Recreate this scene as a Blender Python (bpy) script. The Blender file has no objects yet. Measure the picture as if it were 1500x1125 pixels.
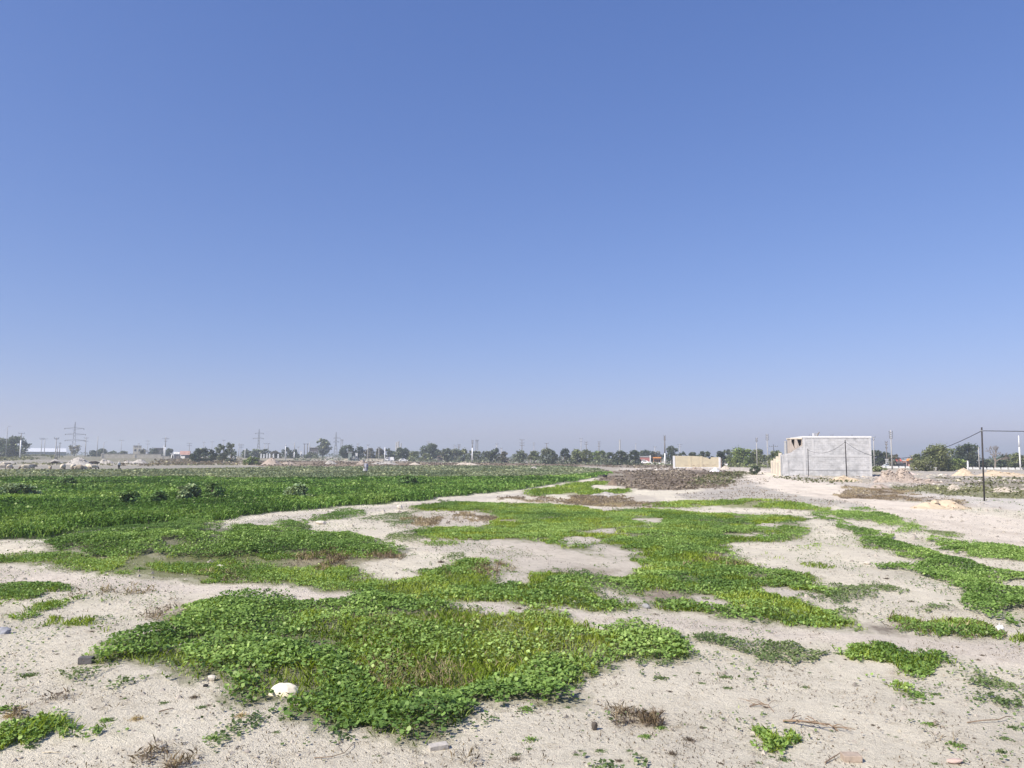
import bpy, bmesh, math, random
import numpy as np
from mathutils import Vector, Matrix
R = math.radians
scene = bpy.context.scene
COL = scene.collection
rng = np.random.default_rng(7)
random.seed(7)

# ------------------------------------------------------------------ camera model (1500 x 1125 survey pixels)
F, CX, CY, H = 1110.0, 750.0, 562.5, 2.8
PITCH, ROLL = math.atan(106.25 / F), R(0.286)
FWD = np.array([0, math.cos(PITCH), math.sin(PITCH)])
_r0 = np.array([1.0, 0, 0]); _u0 = np.array([0, -math.sin(PITCH), math.cos(PITCH)])
RIGHT = math.cos(ROLL) * _r0 + math.sin(ROLL) * _u0
UP = -math.sin(ROLL) * _r0 + math.cos(ROLL) * _u0
def hor(u): return 665.0 + 0.005 * u
def ray(u, v): return RIGHT * ((u - CX) / F) - UP * ((v - CY) / F) + FWD
def proj(x, y, z=0.0):
    dx, dy, dz = x, y, z - H
    cx = dx * RIGHT[0] + dy * RIGHT[1] + dz * RIGHT[2]
    cy = dx * UP[0] + dy * UP[1] + dz * UP[2]
    cz = dx * FWD[0] + dy * FWD[1] + dz * FWD[2]
    cz = np.where(cz < 0.05, 0.05, cz)
    return CX + F * cx / cz, CY - F * cy / cz

def _hash(i, j, s):
    n = (i * 374761393 + j * 668265263 + s * 144269504) & 0xffffffff
    n = ((n ^ (n >> 13)) * 1274126177) & 0xffffffff
    return ((n ^ (n >> 16)) & 0xffff) / 65535.0
def vnoise(x, y, s=0):
    x = np.asarray(x, float); y = np.asarray(y, float)
    i = np.floor(x).astype(np.int64); j = np.floor(y).astype(np.int64)
    fx = x - i; fy = y - j
    fx = fx * fx * (3 - 2 * fx); fy = fy * fy * (3 - 2 * fy)
    a = _hash(i, j, s); b = _hash(i + 1, j, s); c = _hash(i, j + 1, s); d = _hash(i + 1, j + 1, s)
    return ((a * (1 - fx) + b * fx) * (1 - fy) + (c * (1 - fx) + d * fx) * fy) * 2 - 1
def fbm(x, y, s=0, o=3):
    t = 0; amp = 1; tot = 0
    for k in range(o):
        t = t + amp * vnoise(x * 2 ** k, y * 2 ** k, s + 17 * k); tot += amp; amp *= 0.5
    return t / tot
def sstep(a, b, t):
    t = np.clip((t - a) / (b - a), 0, 1); return t * t * (3 - 2 * t)
def flat_at(u, v):
    d = ray(u, v); t = -H / d[2]; return d[0] * t, d[1] * t
_mx, _my = flat_at(255, 803)
_kx, _ky = flat_at(700, 690)
def terrain(x, y):
    x = np.asarray(x, float); y = np.asarray(y, float)
    r = np.sqrt(x * x + y * y) + 1e-6
    z = 0.035 * vnoise(x / 1.7, y / 1.7, 1) + 0.012 * vnoise(x / .5, y / .5, 2) * (r < 40) + 0.07 * vnoise(x / 8, y / 8, 3)
    z = z + 0.32 * np.exp(-((x - _mx) / 4.2) ** 2 - ((y - _my) / 1.9) ** 2)
    rough = sstep(45, 75, r) * (1 - sstep(170, 260, r)) * sstep(.30, .40, x / r)
    z = z + rough * (0.22 * np.abs(fbm(x / 4, y / 3, 5)) + 0.08 * vnoise(x / 1.3, y / 1.3, 6))
    left = sstep(150, 600, r) * sstep(-.02, -.42, x / r)
    z = z + 1.7 * left
    z = z + 0.10 * sstep(90, 140, r) * fbm(x / 14, y / 9, 8)
    return z
def ground_at(u, v):
    d = ray(u, v); z = 0.0
    for _ in range(6):
        t = (z - H) / d[2]; x, y = d[0] * t, d[1] * t
        z = float(terrain(x, y))
    return Vector((x, y, z))
def at_dist(u, d):
    q = ray(u, hor(u)); n = math.hypot(q[0], q[1])
    x, y = q[0] / n * d, q[1] / n * d
    return Vector((x, y, float(terrain(x, y))))
def z_at(u, v, d):
    q = ray(u, v); return H + q[2] / math.hypot(q[0], q[1]) * d
def dist_of(u, vb): return H * F / max(vb - hor(u), 0.6) * math.sqrt(1 + ((u - CX) / F) ** 2)

def pip(px, py, poly):
    c = np.zeros(px.shape, bool); n = len(poly)
    for k in range(n):
        x1, y1 = poly[k]; x2, y2 = poly[(k + 1) % n]
        if y1 == y2: continue
        m = (y1 > py) != (y2 > py)
        c ^= m & (px < (x2 - x1) * (py - y1) / (y2 - y1) + x1)
    return c
def warp(x, y, k=1.0):
    r = np.sqrt(x * x + y * y); a = (0.15 + 0.016 * r) * k
    s = 0.45 + 0.02 * r
    return x + a * (fbm(x / s, y / s, 31, 4) + .5 * vnoise(x / s * 5, y / s * 5, 33)), y + a * 1.4 * (fbm(x / s, y / s, 47, 4) + .5 * vnoise(x / s * 5, y / s * 5, 49))
def in_poly(x, y, poly, k=1.0):
    wx, wy = warp(x, y, k); u, v = proj(wx, wy)
    return pip(u, v, poly)

# ------------------------------------------------------------------ object helpers
def tag(o, label=None, cat=None, group=None, kind=None):
    if label: o['label'] = label
    if cat: o['category'] = cat
    if group: o['group'] = group
    if kind: o['kind'] = kind
    return o
def empty(name, loc=(0, 0, 0), rz=0.0, label=None, cat=None, group=None):
    o = bpy.data.objects.new(name, None); COL.objects.link(o)
    o.location = loc; o.rotation_euler = (0, 0, rz); o.empty_display_size = .3
    return tag(o, label, cat, group)
def link(name, me, mats, parent=None, loc=None):
    o = bpy.data.objects.new(name, me); COL.objects.link(o)
    if mats is not None:
        for m in (mats if isinstance(mats, (list, tuple)) else [mats]):
            me.materials.append(m)
    if parent: o.parent = parent
    if loc is not None: o.location = loc
    return o
def copy_tree(o, parent=None):
    c = o.copy(); COL.objects.link(c)
    if parent: c.parent = parent
    for ch in list(o.children): copy_tree(ch, c)
    return c
class MB:
    def __init__(s): s.v = []; s.f = []; s.m = []; s.mi = 0
    def add(s, vs, fs):
        b = len(s.v); s.v += [tuple(p) for p in vs]; s.f += [tuple(b + i for i in f) for f in fs]; s.m += [s.mi] * len(fs); return s
    def box(s, c, d, rz=0.0, top=1.0):
        cx, cy, cz = c; a, b, h = d[0] / 2, d[1] / 2, d[2] / 2; q = []
        for z, k in ((-h, 1), (h, top)):
            for x, y in ((-a, -b), (a, -b), (a, b), (-a, b)):
                x *= k; y *= k
                q.append((cx + x * math.cos(rz) - y * math.sin(rz), cy + x * math.sin(rz) + y * math.cos(rz), cz + z))
        return s.add(q, [(3, 2, 1, 0), (4, 5, 6, 7), (0, 1, 5, 4), (1, 2, 6, 5), (2, 3, 7, 6), (3, 0, 4, 7)])
    def tube(s, pts, rad, n=6, cap=True):
        pts = [Vector(p) for p in pts]; rs = rad if isinstance(rad, (list, tuple)) else [rad] * len(pts)
        vs = []; prev = None
        for i, p in enumerate(pts):
            t = (pts[min(i + 1, len(pts) - 1)] - pts[max(i - 1, 0)]).normalized()
            a = t.cross(Vector((0, 0, 1)))
            if a.length < 1e-3: a = t.cross(Vector((1, 0, 0)))
            a.normalize()
            if prev is not None and a.dot(prev) < 0: a = -a
            prev = a; b = t.cross(a)
            for k in range(n):
                w = 2 * math.pi * k / n; vs.append(p + (a * math.cos(w) + b * math.sin(w)) * rs[i])
        fs = []
        for i in range(len(pts) - 1):
            for k in range(n):
                fs.append((i * n + k, i * n + (k + 1) % n, (i + 1) * n + (k + 1) % n, (i + 1) * n + k))
        if cap: fs += [tuple(range(n - 1, -1, -1)), tuple(range((len(pts) - 1) * n, len(pts) * n))]
        return s.add(vs, fs)
    def prism(s, poly, y0, y1):          # outline in x-z, extruded in y
        n = len(poly); vs = [(x, y0, z) for x, z in poly] + [(x, y1, z) for x, z in poly]
        return s.add(vs, [tuple(range(n)), tuple(range(2 * n - 1, n - 1, -1))] + [((i + 1) % n, i, n + i, n + (i + 1) % n) for i in range(n)])
    def build(s, name, mats, parent=None, loc=None, smooth=False, fix=True):
        me = bpy.data.meshes.new(name); me.from_pydata(s.v, [], s.f); me.update()
        if any(s.m): me.polygons.foreach_set('material_index', s.m)
        if fix:
            bm = bmesh.new(); bm.from_mesh(me); bmesh.ops.recalc_face_normals(bm, faces=bm.faces); bm.to_mesh(me); bm.free()
        if smooth: me.polygons.foreach_set('use_smooth', [True] * len(me.polygons))
        return link(name, me, mats, parent, loc)

def chunk_mesh(name, chunks, mats, parent=None, loc=None):
    """chunks: list of (V (N*k,3), k, C (N,3)): every k consecutive vertices are one face of colour C"""
    chunks = [c for c in chunks if len(c[0])]
    V = np.concatenate([c[0] for c in chunks]).astype(np.float32)
    starts = []; b = 0
    cols = []
    for v, k, c in chunks:
        n = len(v) // k; starts.append(b + np.arange(n) * k); b += n * k
        cols.append(np.repeat(c, k, axis=0))
    starts = np.concatenate(starts).astype(np.int32); C = np.concatenate(cols)
    C = np.concatenate([C, np.ones((len(C), 1))], 1).astype(np.float32)
    me = bpy.data.meshes.new(name)
    me.vertices.add(len(V)); me.vertices.foreach_set('co', V.ravel())
    me.loops.add(len(V)); me.loops.foreach_set('vertex_index', np.arange(len(V), dtype=np.int32))
    me.polygons.add(len(starts)); me.polygons.foreach_set('loop_start', starts)
    at = me.color_attributes.new('tint', 'FLOAT_COLOR', 'POINT'); at.data.foreach_set('color', C.ravel())
    me.update(calc_edges=True)
    return link(name, me, mats, parent, loc)

# ------------------------------------------------------------------ materials
def new_mat(name):
    m = bpy.data.materials.new(name); m.use_nodes = True; nt = m.node_tree
    return m, nt, nt.nodes['Principled BSDF']
def nd(nt, t, **kw):
    n = nt.nodes.new(t)
    for k, v in kw.items():
        if k in n.inputs: n.inputs[k].default_value = v
        else: setattr(n, k, v)
    return n
def mixc(nt, fac, a, b, mode='MIX'):
    n = nt.nodes.new('ShaderNodeMix'); n.data_type = 'RGBA'; n.blend_type = mode
    for sock, val in ((n.inputs[0], fac), (n.inputs[6], a), (n.inputs[7], b)):
        if hasattr(val, 'node'): nt.links.new(val, sock)
        elif isinstance(val, (int, float)): sock.default_value = val
        else: sock.default_value = (*val, 1)
    return n.outputs[2]
def ramp(nt, val, stops):
    n = nt.nodes.new('ShaderNodeValToRGB'); nt.links.new(val, n.inputs[0])
    e = n.color_ramp.elements
    while len(e) < len(stops): e.new(.5)
    for i, (p, c) in enumerate(stops):
        e[i].position = p; e[i].color = (*c, 1) if not isinstance(c, (int, float)) else (c, c, c, 1)
    return n.outputs[0]
def noise_of(nt, scale, detail=4, rough=.6, vec=None):
    n = nd(nt, 'ShaderNodeTexNoise'); n.inputs['Scale'].default_value = scale; n.inputs['Detail'].default_value = detail; n.inputs['Roughness'].default_value = rough
    if vec is None:
        g = nd(nt, 'ShaderNodeNewGeometry'); vec = g.outputs['Position']
    nt.links.new(vec, n.inputs['Vector'])
    return n.outputs['Fac']
def surf(name, c, rough=.85, var=.15, scale=3.0, c2=None, bump=.0, metal=0.0, spec=.3):
    m, nt, p = new_mat(name)
    tc = nd(nt, 'ShaderNodeTexCoord')
    f = noise_of(nt, scale, 5, .6, tc.outputs['Object'])
    c2 = c2 or tuple(x * (1 - 2 * var) for x in c)
    o = ramp(nt, f, [(.3, c2), (.62, c)])
    nt.links.new(o, p.inputs['Base Color']); p.inputs['Roughness'].default_value = rough
    p.inputs['Metallic'].default_value = metal; p.inputs['Specular IOR Level'].default_value = spec
    if bump:
        b = nd(nt, 'ShaderNodeBump'); b.inputs['Strength'].default_value = bump; b.inputs['Distance'].default_value = .03
        nt.links.new(f, b.inputs['Height']); nt.links.new(b.outputs[0], p.inputs['Normal'])
    return m
def leaf_mat(name, trans=.3, gloss=.06):
    m, nt, p = new_mat(name); nt.nodes.remove(p)
    a = nd(nt, 'ShaderNodeAttribute', attribute_name='tint')
    d = nd(nt, 'ShaderNodeBsdfDiffuse'); t = nd(nt, 'ShaderNodeBsdfTranslucent'); g = nd(nt, 'ShaderNodeBsdfGlossy'); g.inputs['Roughness'].default_value = .45
    g.inputs['Color'].default_value = (.75, .8, .5, 1)
    nt.links.new(a.outputs['Color'], d.inputs[0])
    tcol = mixc(nt, 1.0, a.outputs['Color'], (1.25, 1.2, .6), 'MULTIPLY'); nt.links.new(tcol, t.inputs[0])
    m1 = nd(nt, 'ShaderNodeMixShader'); m1.inputs[0].default_value = trans
    nt.links.new(d.outputs[0], m1.inputs[1]); nt.links.new(t.outputs[0], m1.inputs[2])
    m2 = nd(nt, 'ShaderNodeMixShader'); m2.inputs[0].default_value = gloss
    nt.links.new(m1.outputs[0], m2.inputs[1]); nt.links.new(g.outputs[0], m2.inputs[2])
    nt.links.new(m2.outputs[0], nt.nodes['Material Output'].inputs[0])
    return m
LEAF = leaf_mat('leaf', .28, .035); LEAFDRY = leaf_mat('dry_leaf', .15, .02); TREELEAF = leaf_mat('tree_leaf', .2, .04)
def soil_mat():
    m, nt, p = new_mat('soil')
    a = nd(nt, 'ShaderNodeAttribute', attribute_name='zone')
    c = a.outputs['Color']
    n1 = noise_of(nt, .45, 4); c = mixc(nt, 1.0, c, ramp(nt, n1, [(.3, (.86, .85, .84)), (.7, (1.08, 1.07, 1.05))]), 'MULTIPLY')
    n2 = noise_of(nt, 4.5, 6, .7); c = mixc(nt, 1.0, c, ramp(nt, n2, [(.28, (.78, .75, .71)), (.44, (1.0, 1.0, 1.0)), (.70, (1.12, 1.12, 1.12))]), 'MULTIPLY')
    n3 = noise_of(nt, 38, 3, .6); c = mixc(nt, 1.0, c, ramp(nt, n3, [(.30, (.60, .56, .50)), (.40, (1, 1, 1))]), 'MULTIPLY')
    n4 = noise_of(nt, 1.6, 5, .75); c = mixc(nt, 1.0, c, ramp(nt, n4, [(.30, (.74, .70, .64)), (.40, (1, 1, 1))]), 'MULTIPLY')
    nt.links.new(c, p.inputs['Base Color']); p.inputs['Roughness'].default_value = .95; p.inputs['Specular IOR Level'].default_value = .1
    h = nd(nt, 'ShaderNodeMath', operation='ADD'); nt.links.new(noise_of(nt, 14, 6, .75), h.inputs[0])
    h2 = nd(nt, 'ShaderNodeMath', operation='MULTIPLY'); h2.inputs[1].default_value = .5; nt.links.new(noise_of(nt, 70, 3), h2.inputs[0]); nt.links.new(h2.outputs[0], h.inputs[1])
    b = nd(nt, 'ShaderNodeBump'); b.inputs['Strength'].default_value = .9; b.inputs['Distance'].default_value = .05
    nt.links.new(h.outputs[0], b.inputs['Height']); nt.links.new(b.outputs[0], p.inputs['Normal'])
    return m
SOIL = soil_mat()
CONCRETE = surf('concrete_pole', (.42, .41, .39), .9, .12)
WOODPOLE = surf('weathered_wood', (.20, .18, .16), .9, .15)
STEEL = surf('galvanised_steel', (.30, .31, .32), .55, .1, metal=.3)
DARKSTEEL = surf('rusted_dark_steel', (.045, .04, .04), .7, .2)
WHITE = surf('white_paint', (.78, .78, .77), .7, .05)
CABLE = surf('black_cable', (.015, .015, .018), .6, .05)
BARK = surf('bark', (.13, .105, .08), .95, .25, 4, bump=.4)
PALEBARK = surf('pale_bark', (.25, .21, .175), .95, .2, 4)
GLASS = surf('dark_glass', (.03, .035, .04), .15, .05, spec=.6)
RUBBER = surf('tyre_rubber', (.02, .02, .02), .9, .1)
DARK = surf('dark_opening', (.03, .028, .026), .95, .2)
# ------------------------------------------------------------------ survey of the ground: outlines in survey pixels
CROP = [(-500, 700), (-500, 689.5), (0, 689.5), (200, 688.5), (300, 687), (400, 684.5), (700, 683), (830, 683.5), (872, 686), (893, 692), (870, 700), (820, 709), (760, 717), (700, 724), (670, 727), (577, 737), (520, 742), (470, 747), (400, 752), (330, 763), (240, 769), (180, 773), (130, 777), (95, 788), (50, 793), (0, 791), (-500, 830)]
CROP_FAR = [(-500, 703), (-500, 689.5), (0, 689.5), (200, 688.5), (300, 687), (400, 684.5), (700, 683), (830, 683.5), (872, 686), (893, 692), (800, 700), (500, 702), (0, 703)]
MOUND = [(53, 801), (80, 793), (101, 783), (128, 777), (160, 776), (203, 775), (240, 767), (280, 764), (320, 769), (360, 777), (400, 780), (440, 781), (483, 787), (523, 785), (545, 793), (547, 801), (569, 805), (593, 807), (585, 815), (558, 821), (500, 818), (440, 813), (400, 815), (360, 818), (307, 823), (253, 821), (213, 818), (173, 822), (120, 822), (80, 818)]
MOUNDGRASS = [(-300, 822), (0, 815), (40, 812), (80, 816), (120, 820), (250, 818), (420, 812), (520, 812), (580, 815), (558, 822), (540, 832), (560, 845), (590, 855), (575, 866), (545, 869), (520, 871), (470, 868), (410, 860), (360, 855), (310, 850), (240, 845), (170, 840), (120, 838), (60, 831), (0, 827), (-300, 840)]
CENTRE = [(598, 777), (601, 743), (683, 735), (750, 738), (839, 740), (873, 745), (967, 745), (1000, 748), (1100, 752), (1161, 756), (1166, 768), (1173, 780), (1168, 789), (1152, 795), (1110, 798), (1074, 797), (1060, 804), (1066, 814), (1081, 823), (1098, 834), (1128, 838), (1170, 841), (1206, 847), (1212, 852), (1194, 858), (1227, 868), (1212, 874), (1190, 884), (1205, 892), (1257, 901), (1263, 911), (1252, 921), (1170, 918), (1095, 912), (1050, 906), (967, 900), (956, 893), (873, 896), (820, 894), (793, 900), (753, 894), (700, 886), (660, 888), (630, 889), (577, 882), (537, 874), (500, 868), (540, 856), (569, 859), (590, 858), (617, 848), (641, 832), (683, 823), (723, 820), (750, 812), (740, 802), (680, 797), (620, 790)]
CSTRIP = [(609, 799), (640, 794), (672, 796), (668, 804), (630, 803)]
TOPS1 = [(764, 722), (775, 716), (812, 715), (840, 706), (880, 702), (888, 708), (860, 716), (832, 718), (932, 716), (930, 723), (870, 725), (810, 724), (780, 727)]
TOPS2 = [(930, 739), (990, 735), (1050, 734), (1110, 732), (1170, 738), (1206, 744), (1200, 748), (1140, 746), (1050, 742), (960, 744)]
STRIPA = [(470, 756), (500, 748), (540, 752), (545, 758), (500, 764), (468, 768)]
STRIPB = [(385, 770), (430, 763), (455, 768), (440, 776), (395, 777)]
BARE = [  # openings in the cover where the soil shows
    [(590, 768), (600, 752), (650, 748), (705, 750), (720, 765), (700, 773), (640, 771), (610, 776)],
    [(724, 862), (740, 836), (753, 817), (785, 807), (828, 807), (860, 815), (929, 820), (937, 828), (921, 836), (903, 849), (884, 851), (860, 845), (815, 845), (788, 841), (764, 845), (761, 860), (740, 866)],
    [(820, 790), (850, 788), (885, 790), (880, 798), (860, 800), (840, 805), (825, 800)],
    [(858, 776), (900, 771), (918, 775), (900, 780), (865, 783)],
    [(862, 803), (900, 801), (940, 812), (935, 820), (900, 818), (860, 812)],
    [(700, 812), (760, 799), (800, 800), (830, 806), (780, 810), (752, 818), (735, 836), (728, 848), (715, 858), (712, 840), (728, 825)],
    [(605, 806), (680, 792), (760, 795), (750, 803), (690, 812), (640, 816)],
    [(845, 872), (880, 867), (930, 872), (1000, 872), (1005, 882), (950, 884), (890, 883), (860, 878)],
    [(1004, 878), (1035, 874), (1070, 881), (1095, 893), (1085, 897), (1030, 892)],
    [(672, 887), (700, 884), (740, 888), (780, 898), (760, 905), (710, 903), (685, 896)],
    [(1107, 860), (1150, 861), (1200, 868), (1225, 876), (1190, 882), (1150, 880), (1128, 873)],
    [(884, 742), (915, 743), (912, 749), (886, 749)],
    [(938, 889), (954, 886), (953, 899), (940, 900)],
    [(1100, 772), (1130, 767), (1165, 771), (1140, 777)], [(1095, 785), (1120, 782), (1135, 786), (1110, 790)],
    [(272, 945), (300, 940), (320, 942), (305, 948), (280, 949)],
    [(820, 841), (880, 833), (905, 838), (880, 850), (840, 849)],
    [(930, 762), (960, 761), (965, 766), (935, 767)], [(700, 770), (728, 768), (726, 774), (704, 775)],
]
FRONT = [(149, 967), (165, 949), (192, 933), (235, 930), (240, 919), (232, 909), (240, 895), (253, 887), (293, 885), (320, 879), (360, 877), (400, 877), (422, 874), (438, 879), (465, 886), (491, 886), (515, 880), (537, 873), (600, 884), (670, 890), (683, 901), (727, 904), (780, 903), (812, 903), (833, 909), (865, 922), (881, 925), (903, 924), (913, 914), (945, 915), (967, 925), (993, 927), (1020, 938), (1028, 951), (1020, 957), (999, 962), (967, 967), (940, 969), (919, 967), (911, 975), (887, 986), (865, 989), (855, 997), (841, 1005), (860, 1021), (855, 1029), (828, 1034), (796, 1034), (767, 1034), (713, 1036), (697, 1047), (675, 1063), (640, 1068), (654, 1080), (617, 1084), (619, 1092), (603, 1098), (587, 1090), (550, 1084), (540, 1072), (497, 1058), (457, 1064), (403, 1054), (385, 1032), (345, 1030), (328, 1021), (328, 1003), (293, 997), (253, 995), (227, 983), (187, 975)]
FRONT_GRASS = [(500, 925), (560, 905), (680, 905), (800, 908), (880, 930), (900, 950), (860, 965), (780, 968), (740, 985), (700, 1000), (640, 1010), (560, 1005), (510, 985), (480, 950)]
FRONT_DRY = [(500, 985), (560, 960), (640, 965), (700, 990), (690, 1010), (600, 1018), (540, 1012), (505, 1000)]
FRONT_DRY2 = [(640, 945), (720, 940), (730, 955), (660, 962)]
LEFTS = [
    ([(-200, 868), (0, 860), (48, 855), (101, 849), (117, 860), (101, 867), (64, 868), (43, 873), (40, 881), (0, 879), (-200, 885)], 'X', .9),
    ([(-200, 890), (0, 884), (40, 887), (88, 881), (128, 881), (139, 888), (107, 892), (80, 900), (40, 905), (0, 911), (-200, 915)], 'X', .8),
    ([(27, 913), (67, 908), (112, 911), (144, 916), (133, 923), (93, 921), (53, 924), (27, 918)], 'G', .8),
    ([(120, 868), (160, 863), (192, 866), (185, 878), (150, 881), (125, 877)], 'D', .5),
    ([(-150, 1064), (0, 1061), (40, 1055), (69, 1047), (107, 1055), (149, 1055), (160, 1063), (139, 1082), (93, 1087), (53, 1095), (27, 1090), (0, 1095), (-150, 1110)], 'X', 2.0),
    ([(64, 992), (100, 984), (165, 976), (165, 984), (130, 996), (70, 998)], 'S', .5),
    ([(125, 1008), (150, 1000), (184, 999), (180, 1007), (140, 1013)], 'S', .5),
    ([(300, 1065), (340, 1050), (395, 1055), (390, 1075), (340, 1085)], 'S', .4),
    ([(400, 772), (440, 766), (470, 772), (455, 778), (410, 779)], 'S', .7), ([(545, 757), (600, 750), (620, 760), (590, 772), (560, 768)], 'S', .35),
    ([(560, 785), (620, 775), (640, 788), (600, 800), (570, 798)], 'S', .3), ([(640, 822), (680, 812), (700, 820), (650, 832)], 'S', .3),
]
RIGHTS = [
    ([(1179, 751), (1218, 747), (1260, 741), (1290, 750), (1332, 765), (1341, 774), (1346, 781), (1318, 782), (1296, 772), (1270, 764), (1240, 760), (1206, 754)], 'M', .8),
    ([(1179, 753), (1206, 757), (1236, 771), (1284, 780), (1320, 789), (1335, 801), (1380, 810), (1389, 822), (1440, 837), (1470, 840), (1500, 840), (1700, 860), (1700, 880), (1500, 849), (1470, 855), (1449, 858), (1467, 867), (1500, 870), (1700, 890), (1700, 950), (1500, 915), (1482, 912), (1455, 903), (1422, 894), (1410, 888), (1428, 882), (1425, 873), (1398, 864), (1395, 852), (1338, 843), (1290, 840), (1266, 831), (1335, 825), (1308, 810), (1284, 801), (1260, 792), (1230, 777), (1200, 764)], 'M', 1.),
    ([(1380, 786), (1410, 789), (1416, 798), (1464, 802), (1500, 809), (1700, 845), (1700, 865), (1500, 823), (1464, 822), (1410, 816), (1392, 801)], 'M', 1.),
    ([(1350, 777), (1395, 777), (1412, 790), (1384, 788), (1358, 783)], 'S', .5),
    ([(1179, 803), (1230, 801), (1296, 803), (1296, 810), (1240, 808), (1190, 807)], 'X', .7),
    ([(1119, 813), (1150, 817), (1180, 823), (1235, 831), (1180, 832), (1150, 826), (1122, 818)], 'G', .5),
    ([(1194, 868), (1220, 856), (1266, 856), (1266, 872), (1240, 882), (1200, 880)], 'S', .6),
    ([(1266, 878), (1299, 871), (1299, 885), (1270, 887)], 'S', .6),
    ([(1266, 861), (1290, 857), (1326, 860), (1326, 868), (1290, 868)], 'S', .8),
    ([(1332, 890), (1360, 885), (1407, 889), (1400, 897), (1360, 900)], 'S', .9),
    ([(1200, 889), (1225, 885), (1262, 891), (1255, 899), (1215, 898)], 'S', .9),
    ([(1320, 918), (1360, 910), (1420, 906), (1461, 915), (1460, 930), (1400, 932), (1330, 928)], 'D', .2),
    ([(1322, 917), (1360, 910), (1420, 906), (1461, 914), (1461, 930), (1400, 931), (1335, 928)], 'X', 1.3),
    ([(1461, 930), (1500, 926), (1600, 935), (1600, 948), (1500, 942), (1470, 938)], 'G', .5),
    ([(1033, 937), (1060, 933), (1119, 941), (1158, 945), (1192, 956), (1200, 965), (1175, 979), (1147, 976), (1108, 965), (1080, 957), (1040, 945)], 'S', 1.),
    ([(1245, 954), (1282, 948), (1321, 954), (1349, 965), (1402, 968), (1402, 982), (1360, 979), (1332, 987), (1290, 982), (1251, 976)], 'X', 2.2),
    ([(1391, 984), (1430, 979), (1444, 993), (1483, 1010), (1466, 1015), (1424, 1007), (1391, 996)], 'S', 1.1),
    ([(1259, 987), (1287, 993), (1298, 1010), (1276, 1004)], 'X', 1.6),
    ([(1394, 1020), (1430, 1012), (1469, 1026), (1450, 1038), (1410, 1032)], 'S', .6),
    ([(1080, 1066), (1100, 1054), (1125, 1060), (1139, 1080), (1147, 1113), (1130, 1116), (1116, 1091), (1088, 1082)], 'X', 2.0),
    ([(884, 1113), (910, 1110), (948, 1116), (940, 1145), (880, 1145)], 'S', .8),
    ([(873, 1096), (890, 1092), (903, 1098), (895, 1107), (878, 1106)], 'S', .7),
    ([(1100, 975), (1130, 970), (1150, 978), (1120, 984)], 'S', .4),
]
DRYS = [
    ([(600, 765), (620, 756), (655, 760), (650, 770), (610, 772)], .5), ([(650, 758), (680, 752), (700, 757), (690, 764)], .6),
    ([(820, 732), (850, 725), (900, 727), (960, 738), (960, 744), (900, 741), (840, 740)], .55),
    ([(760, 727), (800, 730), (820, 736), (790, 737), (762, 733)], .4),
    ([(430, 815), (480, 810), (540, 815), (530, 830), (470, 835), (420, 830)], .6), ([(530, 822), (555, 815), (560, 825), (540, 832)], 1.),
    ([(330, 835), (370, 828), (400, 838), (370, 850)], .5), ([(685, 843), (715, 838), (722, 850), (700, 858)], 1.),
    ([(1020, 822), (1050, 816), (1060, 828), (1030, 834)], .8), ([(881, 1060), (920, 1040), (950, 1040), (975, 1055), (960, 1068), (900, 1068)], .8),
    ([(166, 1030), (175, 1025), (92, 1022)], .2), ([(44, 1036), (60, 1025), (92, 1022), (90, 1033), (60, 1040)], .9),
    ([(170, 1098), (185, 1085), (230, 1083), (245, 1092), (220, 1100), (195, 1115)], .9), ([(247, 1095), (262, 1082), (274, 1085), (268, 1103)], .9),
    ([(415, 1120), (425, 1108), (455, 1100), (462, 1112), (440, 1125)], 1.), ([(617, 1110), (640, 1103), (665, 1108), (650, 1120)], .7),
    ([(672, 1112), (700, 1104), (718, 1113), (690, 1120)], .6), ([(1230, 727), (1245, 716), (1300, 716), (1350, 728), (1330, 734), (1270, 732)], .4),
    ([(200, 891), (235, 888), (250, 894), (220, 900)], .5), ([(88, 929), (105, 922), (122, 928), (110, 934)], .7), ([(1355, 735), (1390, 728), (1420, 738), (1400, 744)], .4),
    ([(0, 963), (15, 958), (32, 963), (15, 972)], .5), ([(1380, 1078), (1395, 1068), (1410, 1074), (1400, 1085)], .6), ([(1015, 1078), (1025, 1070), (1040, 1078), (1030, 1092)], .7),
]
ROAD = [(1085, 690), (1125, 690), (1175, 703), (1235, 713), (1270, 730), (1330, 737), (1420, 750), (1600, 775), (1600, 835), (1500, 806), (1465, 800), (1400, 785), (1340, 770), (1290, 745), (1230, 735), (1150, 722), (1100, 706)]
ROAD2 = [(1345, 722), (1420, 727), (1600, 738), (1600, 757), (1500, 748), (1400, 735), (1350, 727)]
PATH = [(-300, 842), (0, 833), (120, 842), (240, 850), (330, 857), (430, 865), (540, 873), (640, 893), (760, 905), (850, 900), (960, 903), (1060, 912), (1160, 924), (1320, 930), (1600, 945), (1600, 985), (1400, 962), (1240, 945), (1100, 934), (1000, 924), (880, 918), (760, 905), (640, 893), (500, 884), (380, 874), (250, 872), (120, 868), (0, 853), (-300, 860)]
FIELDPATH = [(320, 772), (400, 757), (500, 748), (600, 738), (700, 727), (780, 718), (840, 709), (895, 698), (900, 701), (850, 714), (790, 723), (720, 732), (640, 740), (560, 749), (480, 762), (420, 770), (360, 778), (325, 778)]
PLOUGH = [(880, 700), (900, 689.5), (1000, 687.5), (1085, 692), (1070, 702), (1035, 715), (960, 718), (925, 715), (890, 711)]

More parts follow.
